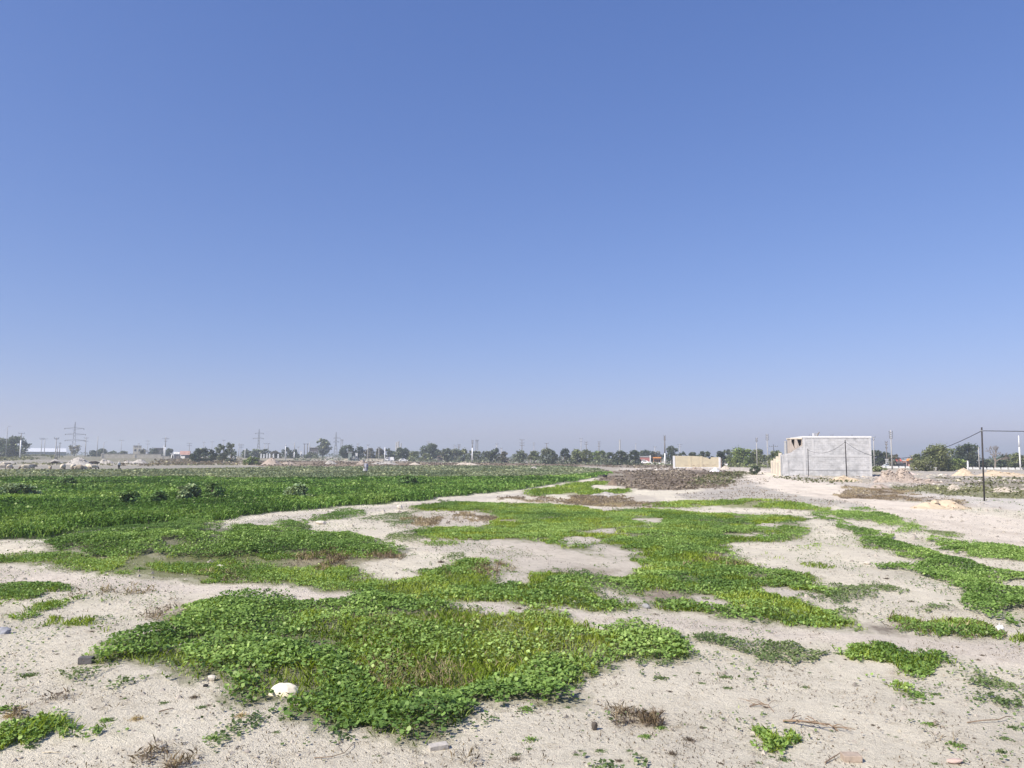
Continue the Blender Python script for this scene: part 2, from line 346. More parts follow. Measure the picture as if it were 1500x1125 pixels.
SOILC = (.63, .585, .475)
def C3(*a): return tuple(a)
ZONES = [   # outline, own colour of the ground there, weight, fray
    ([(-900, 700), (-900, 660), (2400, 672), (2400, 700)], C3(.34, .315, .25), .9, 1),
    ([(-900, 668), (-900, 655), (450, 660), (450, 677), (260, 680), (0, 677)], C3(.21, .20, .145), 1, 1),
    ([(-500, 680.5), (0, 675.5), (90, 676), (200, 679), (300, 679.3), (300, 680.8), (0, 680)], C3(.29, .275, .23), 1, 1),
    ([(-500, 690), (0, 682.5), (200, 682.5), (330, 682.5), (440, 682.8), (440, 684.3), (250, 688), (0, 690)], C3(.29, .275, .235), 1, 1),
    ([(360, 677), (500, 676.5), (800, 678.5), (1000, 681.5), (1000, 690), (880, 684), (560, 683.5), (400, 683)], C3(.215, .165, .115), .95, 1.5),
    ([(440, 671), (760, 673), (920, 676), (920, 680.5), (700, 677.7), (440, 675.5)], C3(.38, .355, .31), 1, 1.5),
    ([(800, 686), (870, 681.5), (990, 683.5), (990, 689), (890, 690)], C3(.36, .33, .28), .8, 2),
    ([(900, 686.5), (1000, 684), (1100, 685), (1180, 690), (1180, 694), (1060, 694), (990, 690), (900, 691)], C3(.50, .455, .395), 1, 1.5),
    ([(1060, 692), (1130, 690), (1200, 700), (1300, 700), (1500, 702), (1800, 705), (1800, 760), (1400, 742), (1200, 715), (1050, 730), (1000, 728), (1035, 713)], C3(.50, .455, .395), 1, 1),
    ([(1270, 690), (2000, 690), (2000, 712), (1500, 715), (1300, 712)], C3(.40, .37, .325), .85, 2),
    ([(1390, 707), (2000, 707), (2000, 717), (1400, 713)], C3(.23, .21, .15), .8, 2.5),
    ([(1340, 701), (2000, 701), (2000, 704), (1400, 704)], C3(.24, .22, .16), .7, 2.5),
    ([(1300, 716), (1360, 712), (1500, 716), (1700, 722), (1700, 738), (1500, 732), (1400, 728), (1330, 722)], C3(.20, .21, .10), .85, 2),
    ([(1240, 726), (1246, 714), (1300, 714), (1352, 728), (1335, 735), (1270, 733)], C3(.27, .235, .185), .6, 3),
    ([(1275, 690), (1330, 688), (1330, 700), (1275, 700)], C3(.50, .43, .35), .6, 1.5),
    ([(1000, 728), (1100, 700), (1180, 716), (1300, 742), (1200, 741), (1050, 735)], C3(.42, .395, .35), .8, 2.5),
    ([(1290, 704), (1800, 706), (1800, 712), (1300, 709)], C3(.33, .30, .26), .7, 3), ([(1180, 700), (1290, 702), (1290, 707), (1200, 706)], C3(.33, .30, .22), .6, 3),
    (ROAD, C3(.67, .605, .51), 1, .7), (ROAD2, C3(.57, .535, .475), 1, .8),
    ([(1108, 694), (1150, 708), (1230, 724), (1320, 748), (1420, 770), (1600, 800), (1600, 805), (1420, 774), (1320, 751), (1230, 726), (1150, 709.5), (1106, 695)], C3(.54, .48, .40), .6, .5),
    ([(1112, 697), (1150, 713), (1230, 730), (1300, 752), (1400, 778), (1600, 816), (1600, 821), (1400, 782), (1300, 755), (1230, 732.3), (1150, 714.8), (1110, 698)], C3(.54, .48, .40), .6, .5),
    (PATH, C3(.62, .56, .475), .9, .6), (FIELDPATH, C3(.53, .49, .42), .9, .6),
    (PLOUGH, C3(.185, .15, .115), .95, 1.5),
    ([(1010, 700), (1075, 690), (1110, 693), (1080, 700), (1040, 712)], C3(.22, .21, .12), .7, 2),
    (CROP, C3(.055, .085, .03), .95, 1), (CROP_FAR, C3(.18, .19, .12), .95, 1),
    (MOUND, C3(.07, .085, .04), .8, 1), (MOUNDGRASS, C3(.13, .15, .05), .85, 1),
    (CENTRE, C3(.14, .155, .065), .75, 1), (TOPS1, C3(.17, .18, .08), .7, 1), (TOPS2, C3(.20, .22, .08), .8, 1),
    (FRONT, C3(.12, .13, .06), .8, 1), (FRONT_DRY, C3(.30, .26, .15), .7, 1),
    ([(590, 740), (760, 735), (770, 790), (600, 805)], C3(.40, .34, .26), .35, 1),
]
ZONES += [(p, C3(.26, .26, .16), .3 * min(w, 1), 2) for p, t, w in LEFTS + RIGHTS]
ZONES += [(p, C3(.33, .275, .2), .6, 1.4) for p, w in DRYS]
ZONES += [(p, C3(.56, .51, .435), .92, 1) for p in BARE]
ZONES += [
    ([(930, 873), (960, 869), (1008, 871), (1008, 882), (960, 884)], C3(.27, .225, .175), .9, .8),
    ([(800, 842), (850, 832), (905, 836), (890, 850), (840, 851)], C3(.33, .29, .225), .8, 1),
    ([(1266, 914), (1300, 911), (1335, 917), (1325, 928), (1280, 926)], C3(.24, .205, .165), .9, .8),
    ([(770, 862), (840, 866), (850, 885), (790, 890), (770, 880)], C3(.24, .215, .16), .6, 1),
    ([(865, 730), (890, 722), (960, 728), (955, 736), (880, 736)], C3(.44, .40, .345), .7, 1),
]

def zone_colours(x, y):
    n = len(x); c = np.tile(np.array(SOILC), (n, 1))
    r = np.sqrt(x * x + y * y)
    far = sstep(300, 900, r)[:, None]
    c = c * (1 - far) + np.array((.24, .225, .175)) * far
    warps = {}
    front = y > 0.5
    for poly, colr, w, k in ZONES:
        if k not in warps:
            a = []
            for j in range(3):
                jx = x + (.04 + .004 * r) * (j - 1); jy = y + (.06 + .008 * r) * ((j * 2) % 3 - 1)
                wx, wy = warp(jx, jy, k); a.append(proj(wx, wy))
            warps[k] = a
        us = [p[0] for p in poly]; vs = [p[1] for p in poly]
        u, v = warps[k][1]
        idx = np.nonzero(front & (u > min(us) - 60) & (u < max(us) + 60) & (v > min(vs) - 40) & (v < max(vs) + 40))[0]
        if not len(idx): continue
        m = sum(pip(a[0][idx], a[1][idx], poly) for a in warps[k]) / 3.0 * w
        c[idx] = c[idx] * (1 - m[:, None]) + np.array(colr) * m[:, None]
    return c

# ------------------------------------------------------------------ ground sheet (one polar grid, split by what it is)
def build_ground():
    rs = [0.6]
    while rs[-1] < 3000:
        r = rs[-1]
        if r < 3: s = .3
        elif r < 60: s = max(.05, r * r / 3108 * 1.3)
        elif r < 210: s = 1.0 + (r - 60) * .012
        else: s = r * .035
        rs.append(r + s)
    rs = np.array(rs)
    th = np.concatenate([np.linspace(-180, -52, 26)[:-1], np.linspace(-52, -42, 30)[:-1], np.linspace(-42, 42, 520)[:-1], np.linspace(42, 52, 30)[:-1], np.linspace(52, 180, 26)[:-1]])
    th = np.radians(th); nr, nt_ = len(rs), len(th)
    RR, TT = np.meshgrid(rs, th, indexing='ij')
    x = (RR * np.sin(TT)).ravel(); y = (RR * np.cos(TT)).ravel(); z = terrain(x, y)
    c = zone_colours(x, y)
    V = np.stack([x, y, z], 1)
    i, j = np.meshgrid(np.arange(nr - 1), np.arange(nt_), indexing='ij'); j2 = (j + 1) % nt_
    Q = np.stack([i * nt_ + j, (i + 1) * nt_ + j, (i + 1) * nt_ + j2, i * nt_ + j2], -1).reshape(-1, 4)[:, ::-1]
    ctr = V[Q].mean(1); front = ctr[:, 1] > .5
    kinds = np.zeros(len(Q), int)
    for k, poly in ((1, CROP), (2, PLOUGH), (3, PATH), (3, FIELDPATH), (4, ROAD), (4, ROAD2)):
        u, v = proj(*warp(ctr[:, 0], ctr[:, 1], .7)); m = pip(u, v, poly) & front; kinds[m] = k
    for k, name in enumerate(('ground', 'crop_field_soil', 'ploughed_soil', 'footpath', 'dirt_road')):
        q = Q[kinds == k]
        ids, inv = np.unique(q.ravel(), return_inverse=True)
        me = bpy.data.meshes.new(name); me.vertices.add(len(ids)); me.vertices.foreach_set('co', V[ids].astype(np.float32).ravel())
        me.loops.add(len(inv)); me.loops.foreach_set('vertex_index', inv.astype(np.int32).ravel())
        me.polygons.add(len(q)); me.polygons.foreach_set('loop_start', (np.arange(len(q)) * 4).astype(np.int32))
        me.polygons.foreach_set('use_smooth', np.ones(len(q), bool))
        a = me.color_attributes.new('zone', 'FLOAT_COLOR', 'POINT')
        a.data.foreach_set('color', np.concatenate([c[ids], np.ones((len(ids), 1))], 1).astype(np.float32).ravel())
        me.update(calc_edges=True)
        if k == 0:      # close the hole under the camera
            pass
        o = link(name, me, SOIL); o['kind'] = 'structure'
build_ground()

# ------------------------------------------------------------------ low vegetation
def scatter(poly, dens, seed, k=1.0, holes=(), vmin=None):
    g = np.random.default_rng(seed)
    us = np.array([p[0] for p in poly]); vs = np.array([p[1] for p in poly])
    P = np.array([flat_at(u, max(v, hor(u) + 4)) for u, v in poly])
    rr = np.hypot(P[:, 0], P[:, 1]); tt = np.arctan2(P[:, 0], P[:, 1])
    r0, r1 = rr.min() * .93, rr.max() * 1.07; t0, t1 = tt.min() - .03, tt.max() + .03
    X = []; Y = []; a = r0
    while a < r1:
        b = min(a * 1.08 + .02, r1); n = int(dens((a + b) / 2) * .5 * (b * b - a * a) * (t1 - t0))
        if n > 0:
            r = np.sqrt(g.uniform(a * a, b * b, n)); t = g.uniform(t0, t1, n)
            x = r * np.sin(t); y = r * np.cos(t)
            wx, wy = warp(x, y, k); u, v = proj(wx, wy); m = pip(u, v, poly)
            for h in holes:
                if m.any():
                    hb = (min(p[0] for p in h), max(p[0] for p in h), min(p[1] for p in h), max(p[1] for p in h))
                    q = m & (u > hb[0]) & (u < hb[1]) & (v > hb[2]) & (v < hb[3])
                    if q.any(): m[q] &= ~pip(u[q], v[q], h)
            X.append(x[m]); Y.append(y[m])
        a = b + 1e-9
    return (np.concatenate(X), np.concatenate(Y)) if X else (np.zeros(0), np.zeros(0))
def edge_factor(x, y, poly, holes=(), k=1.0, er=1.0):
    r = np.hypot(x, y); e = (.16 + .012 * r) * er; f = np.zeros(len(x))
    for a in range(5):
        w = a * 2 * math.pi / 5
        wx, wy = warp(x + e * math.cos(w), y + 1.6 * e * math.sin(w), k); u, v = proj(wx, wy); m = pip(u, v, poly)
        for h in holes: m &= ~pip(u, v, h)
        f += m
    return f / 5
LEAFSHAPE = {6: np.array([(math.cos(a) * s, math.sin(a) * s, z) for a, s, z in zip(np.arange(6) * math.pi / 3, (.5, .46, .52, .44, .5, .47), (.07, -.05, .08, -.06, .05, -.04))]),
             4: np.array([(-.5, -.05, 0), (.02, -.38, .06), (.5, .03, -.02), (-.02, .4, .05)])}
def leaves(pos, size, tilt, colour, k, g):
    n = len(pos); a = g.uniform(0, 2 * math.pi, n); b = g.uniform(0, 2 * math.pi, n)
    tl = np.abs(g.normal(0, tilt, n)); nrm = np.stack([np.sin(tl) * np.cos(b), np.sin(tl) * np.sin(b), np.cos(tl)], 1)
    t = np.stack([np.cos(a), np.sin(a), np.zeros(n)], 1); t -= nrm * (t * nrm).sum(1, keepdims=True); t /= np.linalg.norm(t, axis=1, keepdims=True) + 1e-9
    bt = np.cross(nrm, t); L = LEAFSHAPE[k]
    V = pos[:, None, :] + size[:, None, None] * (L[None, :, 0:1] * t[:, None] + L[None, :, 1:2] * bt[:, None] + L[None, :, 2:3] * nrm[:, None])
    return V.reshape(-1, 3), k, colour
def blades(pos, length, width, lean, colour, g):
    n = len(pos); a = g.uniform(0, 2 * math.pi, n); ln = np.abs(g.normal(0, lean, n))
    d = np.stack([np.sin(ln) * np.cos(a), np.sin(ln) * np.sin(a), np.cos(ln)], 1)
    b = a + math.pi / 2 + g.normal(0, .5, n); s = np.stack([np.cos(b), np.sin(b), np.zeros(n)], 1)
    tip = pos + d * length[:, None] + np.stack([np.cos(a), np.sin(a), -.25 * np.ones(n)], 1) * (length * .25)[:, None]
    mid = pos + d * (length * .55)[:, None]
    w = s * (width / 2)[:, None]
    return np.stack([pos - w, pos + w, mid + w * .8, tip, mid - w * .8], 1).reshape(-1, 3), 5, colour
PAL = {'mallow': ((.092, .17, .045), (.20, .32, .080), (.33, .46, .135)),
       'grass': ((.13, .20, .025), (.225, .325, .035), (.35, .43, .065)),
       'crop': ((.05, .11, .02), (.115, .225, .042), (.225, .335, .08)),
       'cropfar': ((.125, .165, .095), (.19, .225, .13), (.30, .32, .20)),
       'sage': ((.08, .125, .05), (.135, .195, .078), (.22, .27, .12)),
       'brown': ((.15, .122, .10), (.225, .185, .15), (.32, .275, .225)), 'dry': ((.17, .125, .085), (.29, .225, .145), (.43, .36, .23))}
def tint(x, y, pal, g, n, s=1.2, bias=0.0):
    r = np.hypot(x, y); sc = s + .02 * r
    t = .5 + .42 * fbm(x / sc, y / sc, 71, 3) * 1.6 + g.normal(0, .17, n) + bias
    t = np.clip(t, 0, 1)[:, None]; a, b, c = (np.array(q) for q in PAL[pal])
    o = np.where(t < .5, a + (b - a) * t * 2, b + (c - b) * (t - .5) * 2)
    return o * g.uniform(.82, 1.18, (n, 1))
def clump_leaves(poly, w, seed, g, holes=()):
    sz = lambda d: np.maximum(.03, .0016 * d); x, y = scatter(poly, lambda d: .5 * w / sz(d) ** 2, seed + 900, 2.5, holes); r = np.hypot(x, y)
    if len(x): q = .5 + .015 * r; m = fbm(x / q, y / q, seed, 4) > (-.1 if w > .2 else .22); x, y, r = x[m], y[m], r[m]
    n = len(x); pos = np.stack([x, y, terrain(x, y) + g.uniform(0, .05, n) + .0008 * r], 1)
    return leaves(pos, sz(r) * g.uniform(.5, 1.3, n), .8, tint(x, y, 'brown', g, n, .7), 4, g)
def gen(poly, typ, w=1.0, h=None, seed=0, holes=(), bias=0.0, wk=1.0, sat=True, er=1.0):
    out = []; g = np.random.default_rng(1000 + seed)
    def prep(dens, k=1.0):
        k = k * wk; x, y = scatter(poly, dens, seed * 7 + len(out), k, holes)
        if not len(x): return None
        e = edge_factor(x, y, poly, holes, k, er); rs_ = .30 + .014 * np.hypot(x, y); keep = g.uniform(0, 1, len(x)) < np.clip(1.5 * e - (.35 if er == 1 else .1) + .8 * fbm(x / rs_, y / rs_, 211, 3), .02, 1) * (1 if typ in 'CF' else (np.clip(.8 + .5 * vnoise(x / .5, y / .5, 5), 0, 1) * (1 if (typ == 'S' and sat) else thin(x, y, .4, .75) if w >= 1.5 else thin(x, y, .8, -.05) if typ == 'S' else thin(x, y, .8, (.30 if typ == 'D' else .30 if seed in (9, 10) else .42) if typ in 'MGD' else .28))))
        x, y, e = x[keep], y[keep], e[keep]
        return x, y, e, terrain(x, y), np.hypot(x, y)
    def thin(x, y, s, lo): 
        r_ = np.hypot(x, y); q_ = s + .012 * r_
        return np.clip((fbm(x / q_, y / q_, 131 + seed, 3) + lo) * 4, 0, 1)
    def hh(x, y, e, base): return base * (.30 + .70 * e) * np.clip(.62 + .55 * fbm(x / .9, y / .9, 91, 2), .12, 1.3)
    if typ in 'MXS':
        big = {'M': .047, 'X': .036, 'S': .033}[typ]; lai = {'M': 2.3, 'X': 1.5, 'S': 1.7}[typ] * w
        sz = lambda d: np.maximum(big, .0014 * d)
        q = prep(lambda d: lai / (.62 * sz(d) ** 2))
        if q:
            x, y, e, z, r = q; n = len(x); ht = hh(x, y, e, h or {'M': .30, 'X': .13, 'S': .09}[typ])
            size = sz(r) * g.uniform(.55, 1.35, n)
            pos = np.stack([x, y, z + ht * g.uniform(.35, 1.0, n) ** .7 + .01], 1)
            pal = 'sage' if typ == 'S' else 'mallow'
            colr = tint(x, y, pal, g, n, bias=bias)
            near = r < 30
            out.append(leaves(pos[near], size[near], .62, colr[near], 6, g)); out.append(leaves(pos[~near], size[~near], .62, colr[~near], 4, g))
    if typ in 'GX':
        lai = {'G': 1.9, 'X': .65}[typ] * w; wd = lambda d: np.maximum(.009, .0008 * d)
        L = h or .12
        q = prep(lambda d: lai / (.75 * L * wd(d)))
        if q:
            x, y, e, z, r = q; n = len(x)
            ln = L * g.uniform(.5, 1.4, n) * (.5 + .5 * e) * np.sqrt(np.maximum(1, wd(r) / .03))
            out.append(blades(np.stack([x, y, z - .005], 1), ln, wd(r) * g.uniform(.7, 1.3, n), .55, tint(x, y, 'grass', g, n, bias=bias), g))
    if typ == 'D':
        wd = lambda d: np.maximum(.006, .0007 * d); L = h or .13
        q = prep(lambda d: 1.7 * w / (.75 * L * wd(d)), 1.3)
        if q:
            x, y, e, z, r = q; n = len(x)
            out.append(blades(np.stack([x, y, z + g.uniform(0, .05, n)], 1), L * g.uniform(.3, 1.3, n), wd(r), 1.35, tint(x, y, 'dry', g, n, .4, bias), g))
    if typ == 'D' and seed not in (5, 6): out += [clump_leaves(poly, w * (2 if w < 1.5 else 1.6), seed, g)]
    if typ in 'CF':
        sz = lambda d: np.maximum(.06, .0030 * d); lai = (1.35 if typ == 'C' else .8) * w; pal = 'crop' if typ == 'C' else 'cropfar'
        q = prep(lambda d: lai / (.62 * sz(d) ** 2))
        if q:
            x, y, e, z, r = q; n = len(x); base = h or (.42 if typ == 'C' else .22)
            ht = base * (.4 + .6 * e) * np.clip(.75 + .45 * fbm(x / 2.2, y / 3.0, 93, 3), .3, 1.4)
            pos = np.stack([x, y, z + ht * g.uniform(.45, 1.0, n) ** .6], 1)
            colr = tint(x, y, pal, g, n, 3.0, bias=bias + .28 * fbm(x / 9, y / 12, 57, 2)) * np.clip(1 + .35 * fbm(x / 5, y / 7, 61, 3), .6, 1.4)[:, None]; sel = g.uniform(0, 1, n) < .55
            out.append(leaves(pos[sel], sz(r[sel]) * g.uniform(.6, 1.4, sel.sum()), .75, colr[sel], 4, g))
            s2 = ~sel; out.append(blades(np.stack([x, y, z + ht * .1], 1)[s2], ht[s2] * g.uniform(.8, 1.25, s2.sum()), sz(r[s2]) * .45, .35, colr[s2], g))
            fl = g.uniform(0, 1, n) < (.0015 if typ == 'C' else .012)
            out.append(leaves(pos[fl] + np.array([0, 0, .06]), sz(r[fl]) * .4, .5, np.tile(np.array((.55, .55, .42)), (fl.sum(), 1)), 4, g))
    if typ in 'MG' and sat: out += gen(poly, 'S', .45, None, seed + 500, holes, bias, 3.0, False)
    return out
def stuff(name, label, cat, chunks, m=LEAF):
    o = chunk_mesh(name, chunks, m); return tag(o, label, cat, None, 'stuff')
stuff('mallow_cover', 'thick leafy mallow cover spreading around the pale round stone, nearest large green patch', 'ground cover',
      gen(FRONT, 'M', 1.0, .27, 1, BARE + [FRONT_GRASS, FRONT_DRY, [(382, 1036), (386, 1008), (398, 992), (420, 988), (444, 1000), (446, 1014), (432, 1022), (425, 1032)]]) + gen(FRONT_GRASS, 'M', .35, .16, 2, BARE, .25))
stuff('green_grass', 'short yellow-green grass growing inside the nearest mallow patch', 'grass', gen(FRONT_GRASS, 'G', 1.2, .085, 3, (), .1) + gen(FRONT, 'G', .35, .13, 4, BARE))
stuff('dry_grass', 'bleached straw-coloured dead grass tangled in the middle of the nearest mallow patch', 'dry grass', gen(FRONT_DRY, 'D', .7, .10, 5, (), .35) + gen(FRONT_DRY2, 'D', .5, .10, 6, (), .35) + gen(FRONT_GRASS, 'D', .12, .10, 6, (), .35), LEAFDRY)
stuff('mallow_cover', 'dense blue-green mallow covering the low mound below the crop field', 'ground cover', gen(MOUND, 'M', 1.1, .30, 7, (), -.12))
stuff('green_grass', 'yellow-green grass fringe along the foot of the mallow mound', 'grass', gen(MOUNDGRASS, 'X', .9, .11, 8, (), .05))
stuff('mallow_cover', 'broad green weed cover pierced by bare pale hollows in the middle of the waste ground', 'ground cover',
      gen(CENTRE, 'M', .62, .14, 9, BARE) + gen(CENTRE, 'G', .8, .10, 10, BARE, .08) + gen(CSTRIP, 'X', .6, None, 11))
stuff('green_grass', 'thin green weed strips beside the narrow footpath along the crop field', 'grass',
      gen(TOPS1, 'X', .9, .15, 12) + gen(TOPS2, 'X', .9, .14, 13, (), .3) + gen(STRIPA, 'M', .9, .25, 14) + gen(STRIPB, 'M', .8, .2, 15))
ch = []
for q, (p, t, w) in enumerate(LEFTS): ch += gen(p, t, w * 1.25, None, 20 + q, (), 0, 1.4, True, .4)
stuff('weed_cover', 'low ragged weed patches on the trampled pale soil before the mallow mound', 'weeds', ch)
ch = []
for q, (p, t, w) in enumerate(RIGHTS[:14]): ch += gen(p, t, w, .2 if t == 'M' else None, 40 + q, (), 0, 1.2, True, .5)
stuff('mallow_cover', 'diagonal mallow strips running down beside the dirt road', 'ground cover', ch)
ch = []
for q, (p, t, w) in enumerate(RIGHTS[14:]): ch += gen(p, t, w, .13 if t == 'M' else None, 60 + q, (), 0, 1.4, True, .4)
stuff('weed_cover', 'scattered low weed mats on the bare pale soil near the fallen twigs', 'weeds', ch)
ch = []
for q, (p, w) in enumerate(DRYS): ch += gen(p, 'D', w * (2.4 if p[0][1] > 950 else 1.2), .06 if p[0][1] < 760 else .10 if p[0][1] > 950 else None, 80 + q, (), -.3 if p[0][1] > 950 else 0, 2.0, True, .4)
stuff('dry_weeds', 'brown dead weed patches scattered over the pale soil', 'dry weeds', ch, LEAFDRY)
stuff('crop', 'wide dark green crop field with tall leafy growth', 'crop', gen(CROP, 'C', 1.0, .45, 110, [CROP_FAR]))
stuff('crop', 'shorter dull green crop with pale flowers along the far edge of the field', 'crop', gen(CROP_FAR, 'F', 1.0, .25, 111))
WIDE = [(-300, 733), (1800, 733), (1800, 1150), (-300, 1150)]
WIDEHOLES = [FRONT, MOUND, CROP, ROAD]
stuff('weed_cover', 'tiny scattered weeds dotting the bare pale soil everywhere', 'weeds', gen(WIDE, 'S', .05, .05, 150, WIDEHOLES, 0, 1.0, False))
stuff('dry_weeds', 'small brown withered specks dotting the bare pale soil everywhere', 'dry weeds', [clump_leaves(WIDE, .10, 151, np.random.default_rng(9), [ROAD, ROAD2, PATH]), clump_leaves([(995, 730), (1090, 698), (1165, 700), (1260, 735), (1200, 744), (1080, 738)], .25, 152, np.random.default_rng(10), [ROAD]), clump_leaves([(1180, 740), (1500, 745), (1700, 770), (1700, 690), (1300, 695)], .15, 153, np.random.default_rng(11), [ROAD, ROAD2])], LEAFDRY)
# plough clods, olive scrub and far rubble
def clumps(poly, dens, hgt, pal, seed, k=2.0):
    g = np.random.default_rng(seed); x, y = scatter(poly, dens, seed, k); n = len(x); r = np.hypot(x, y)
    m = fbm(x / (1 + .02 * r), y / (1 + .02 * r), seed, 3) > -.28; x, y, r = x[m], y[m], r[m]; n = len(x)
    pos = np.stack([x, y, terrain(x, y) + g.uniform(0, hgt, n)], 1)
    return leaves(pos, .0026 * r * g.uniform(.6, 1.5, n), .8, tint(x, y, pal, g, n, 3), 4, g)
PAL['brown'] = ((.13, .102, .08), (.195, .158, .128), (.28, .235, .185)); PAL['olive'] = ((.09, .10, .05), (.15, .155, .08), (.22, .22, .12))
stuff('dry_weeds', 'brown withered scrub over the ploughed ground before the broken yellow wall', 'dry weeds',
      [clumps(PLOUGH, lambda d: 1.1 / (.0026 * d) ** 2 / 3, .1, 'brown', 201)] + [clumps([(360, 677), (500, 676.5), (800, 679), (990, 683), (990, 688), (880, 684), (560, 683.3), (400, 683)], lambda d: .5 / (.0026 * d) ** 2 / 3, .15, 'brown', 202)], LEAFDRY)
stuff('scrub', 'olive green scrub streaks among the rubble beyond the dirt road', 'scrub',
      [clumps([(1300, 716), (1360, 712), (1500, 716), (1700, 722), (1700, 738), (1500, 732), (1400, 728), (1330, 722)], lambda d: .9 / (.0026 * d) ** 2 / 3, .22, 'olive', 203),
       clumps([(1390, 707), (1900, 707), (1900, 716), (1400, 712)], lambda d: .8 / (.0026 * d) ** 2 / 3, .25, 'olive', 204), clumps([(1340, 700.5), (1900, 700.5), (1900, 704), (1400, 704)], lambda d: .7 / (.0026 * d) ** 2 / 3, .25, 'olive', 205),
       clumps([(1010, 702), (1075, 690), (1112, 693), (1080, 700), (1040, 712)], lambda d: .8 / (.0026 * d) ** 2 / 3, .3, 'olive', 206),
       clumps([(1150, 701), (1180, 698), (1230, 706), (1215, 711), (1190, 706)], lambda d: .7 / (.0026 * d) ** 2 / 3, .25, 'olive', 207)], LEAF)
stuff('scrub', 'low grey-brown scrub on the rising ground behind the sheep', 'scrub',
      [clumps([(-300, 672), (0, 668.5), (70, 669), (70, 675), (0, 677), (-300, 680)], lambda d: .8 / (.0026 * d) ** 2 / 3, .7, 'olive', 208), clumps([(180, 680.5), (260, 676), (360, 674), (360, 682), (200, 683)], lambda d: .7 / (.0026 * d) ** 2 / 3, .5, 'brown', 209),
       clumps([(-300, 684), (0, 680), (200, 680.5), (340, 681), (340, 682.6), (0, 682.2)], lambda d: .5 / (.0026 * d) ** 2 / 3, .3, 'olive', 210)], LEAF)
# litter and pebbles on the near soil
g = np.random.default_rng(55)
NEAR = [(-300, 835), (1800, 835), (1800, 1400), (-300, 1400)]
x, y = scatter(NEAR, lambda d: 600 / (1 + (d / 9) ** 2), 301); m = fbm(x / .9, y / .9, 12, 4) + .5 * fbm(x / 4, y / 4, 14, 2) > .10; x, y = x[m], y[m]; n = len(x)
stuff('dry_litter', 'dark crumbs of dead leaf and stalk littering the pale soil', 'litter',
      [blades(np.stack([x, y, terrain(x, y) + .006], 1), g.uniform(.008, .05, n) * g.uniform(.3, 1, n), g.uniform(.005, .014, n), 1.5, tint(x, y, 'dry', g, n, .5, -.25) * .6, g)], LEAFDRY)
x, y = scatter([(-300, 745), (1800, 745), (1800, 1400), (-300, 1400)], lambda d: 330 / (1 + (d / 8) ** 2), 302, holes=[FRONT, MOUND, CENTRE, CROP]); n = len(x)
r = np.hypot(x, y); s = np.maximum(.007, .0005 * r) * g.lognormal(-.1, .7, n)
oct_ = np.array([(1, 0, 0), (0, 1, 0), (-1, 0, 0), (0, -1, 0), (0, 0, .8)])
tri = np.array([(0, 1, 4), (1, 2, 4), (2, 3, 4), (3, 0, 4)])
a = g.uniform(0, 6.28, n); jit = g.uniform(.6, 1.3, (n, 5, 1))
loc = oct_[None] * jit * s[:, None, None]; ca, sa = np.cos(a)[:, None], np.sin(a)[:, None]
px = loc[..., 0] * ca - loc[..., 1] * sa; py = loc[..., 0] * sa + loc[..., 1] * ca
W = np.stack([px + x[:, None], py + y[:, None], loc[..., 2] + terrain(x, y)[:, None] - .002], -1)
V = W[:, tri].reshape(-1, 3); cc = np.repeat(g.uniform(.55, 1.1, (n, 1)) * np.array((.42, .38, .33)), 4, axis=0)
stuff('pebbles', 'small pale pebbles and clods sprinkled over the bare soil', 'pebbles', [(V, 3, cc)], LEAFDRY)
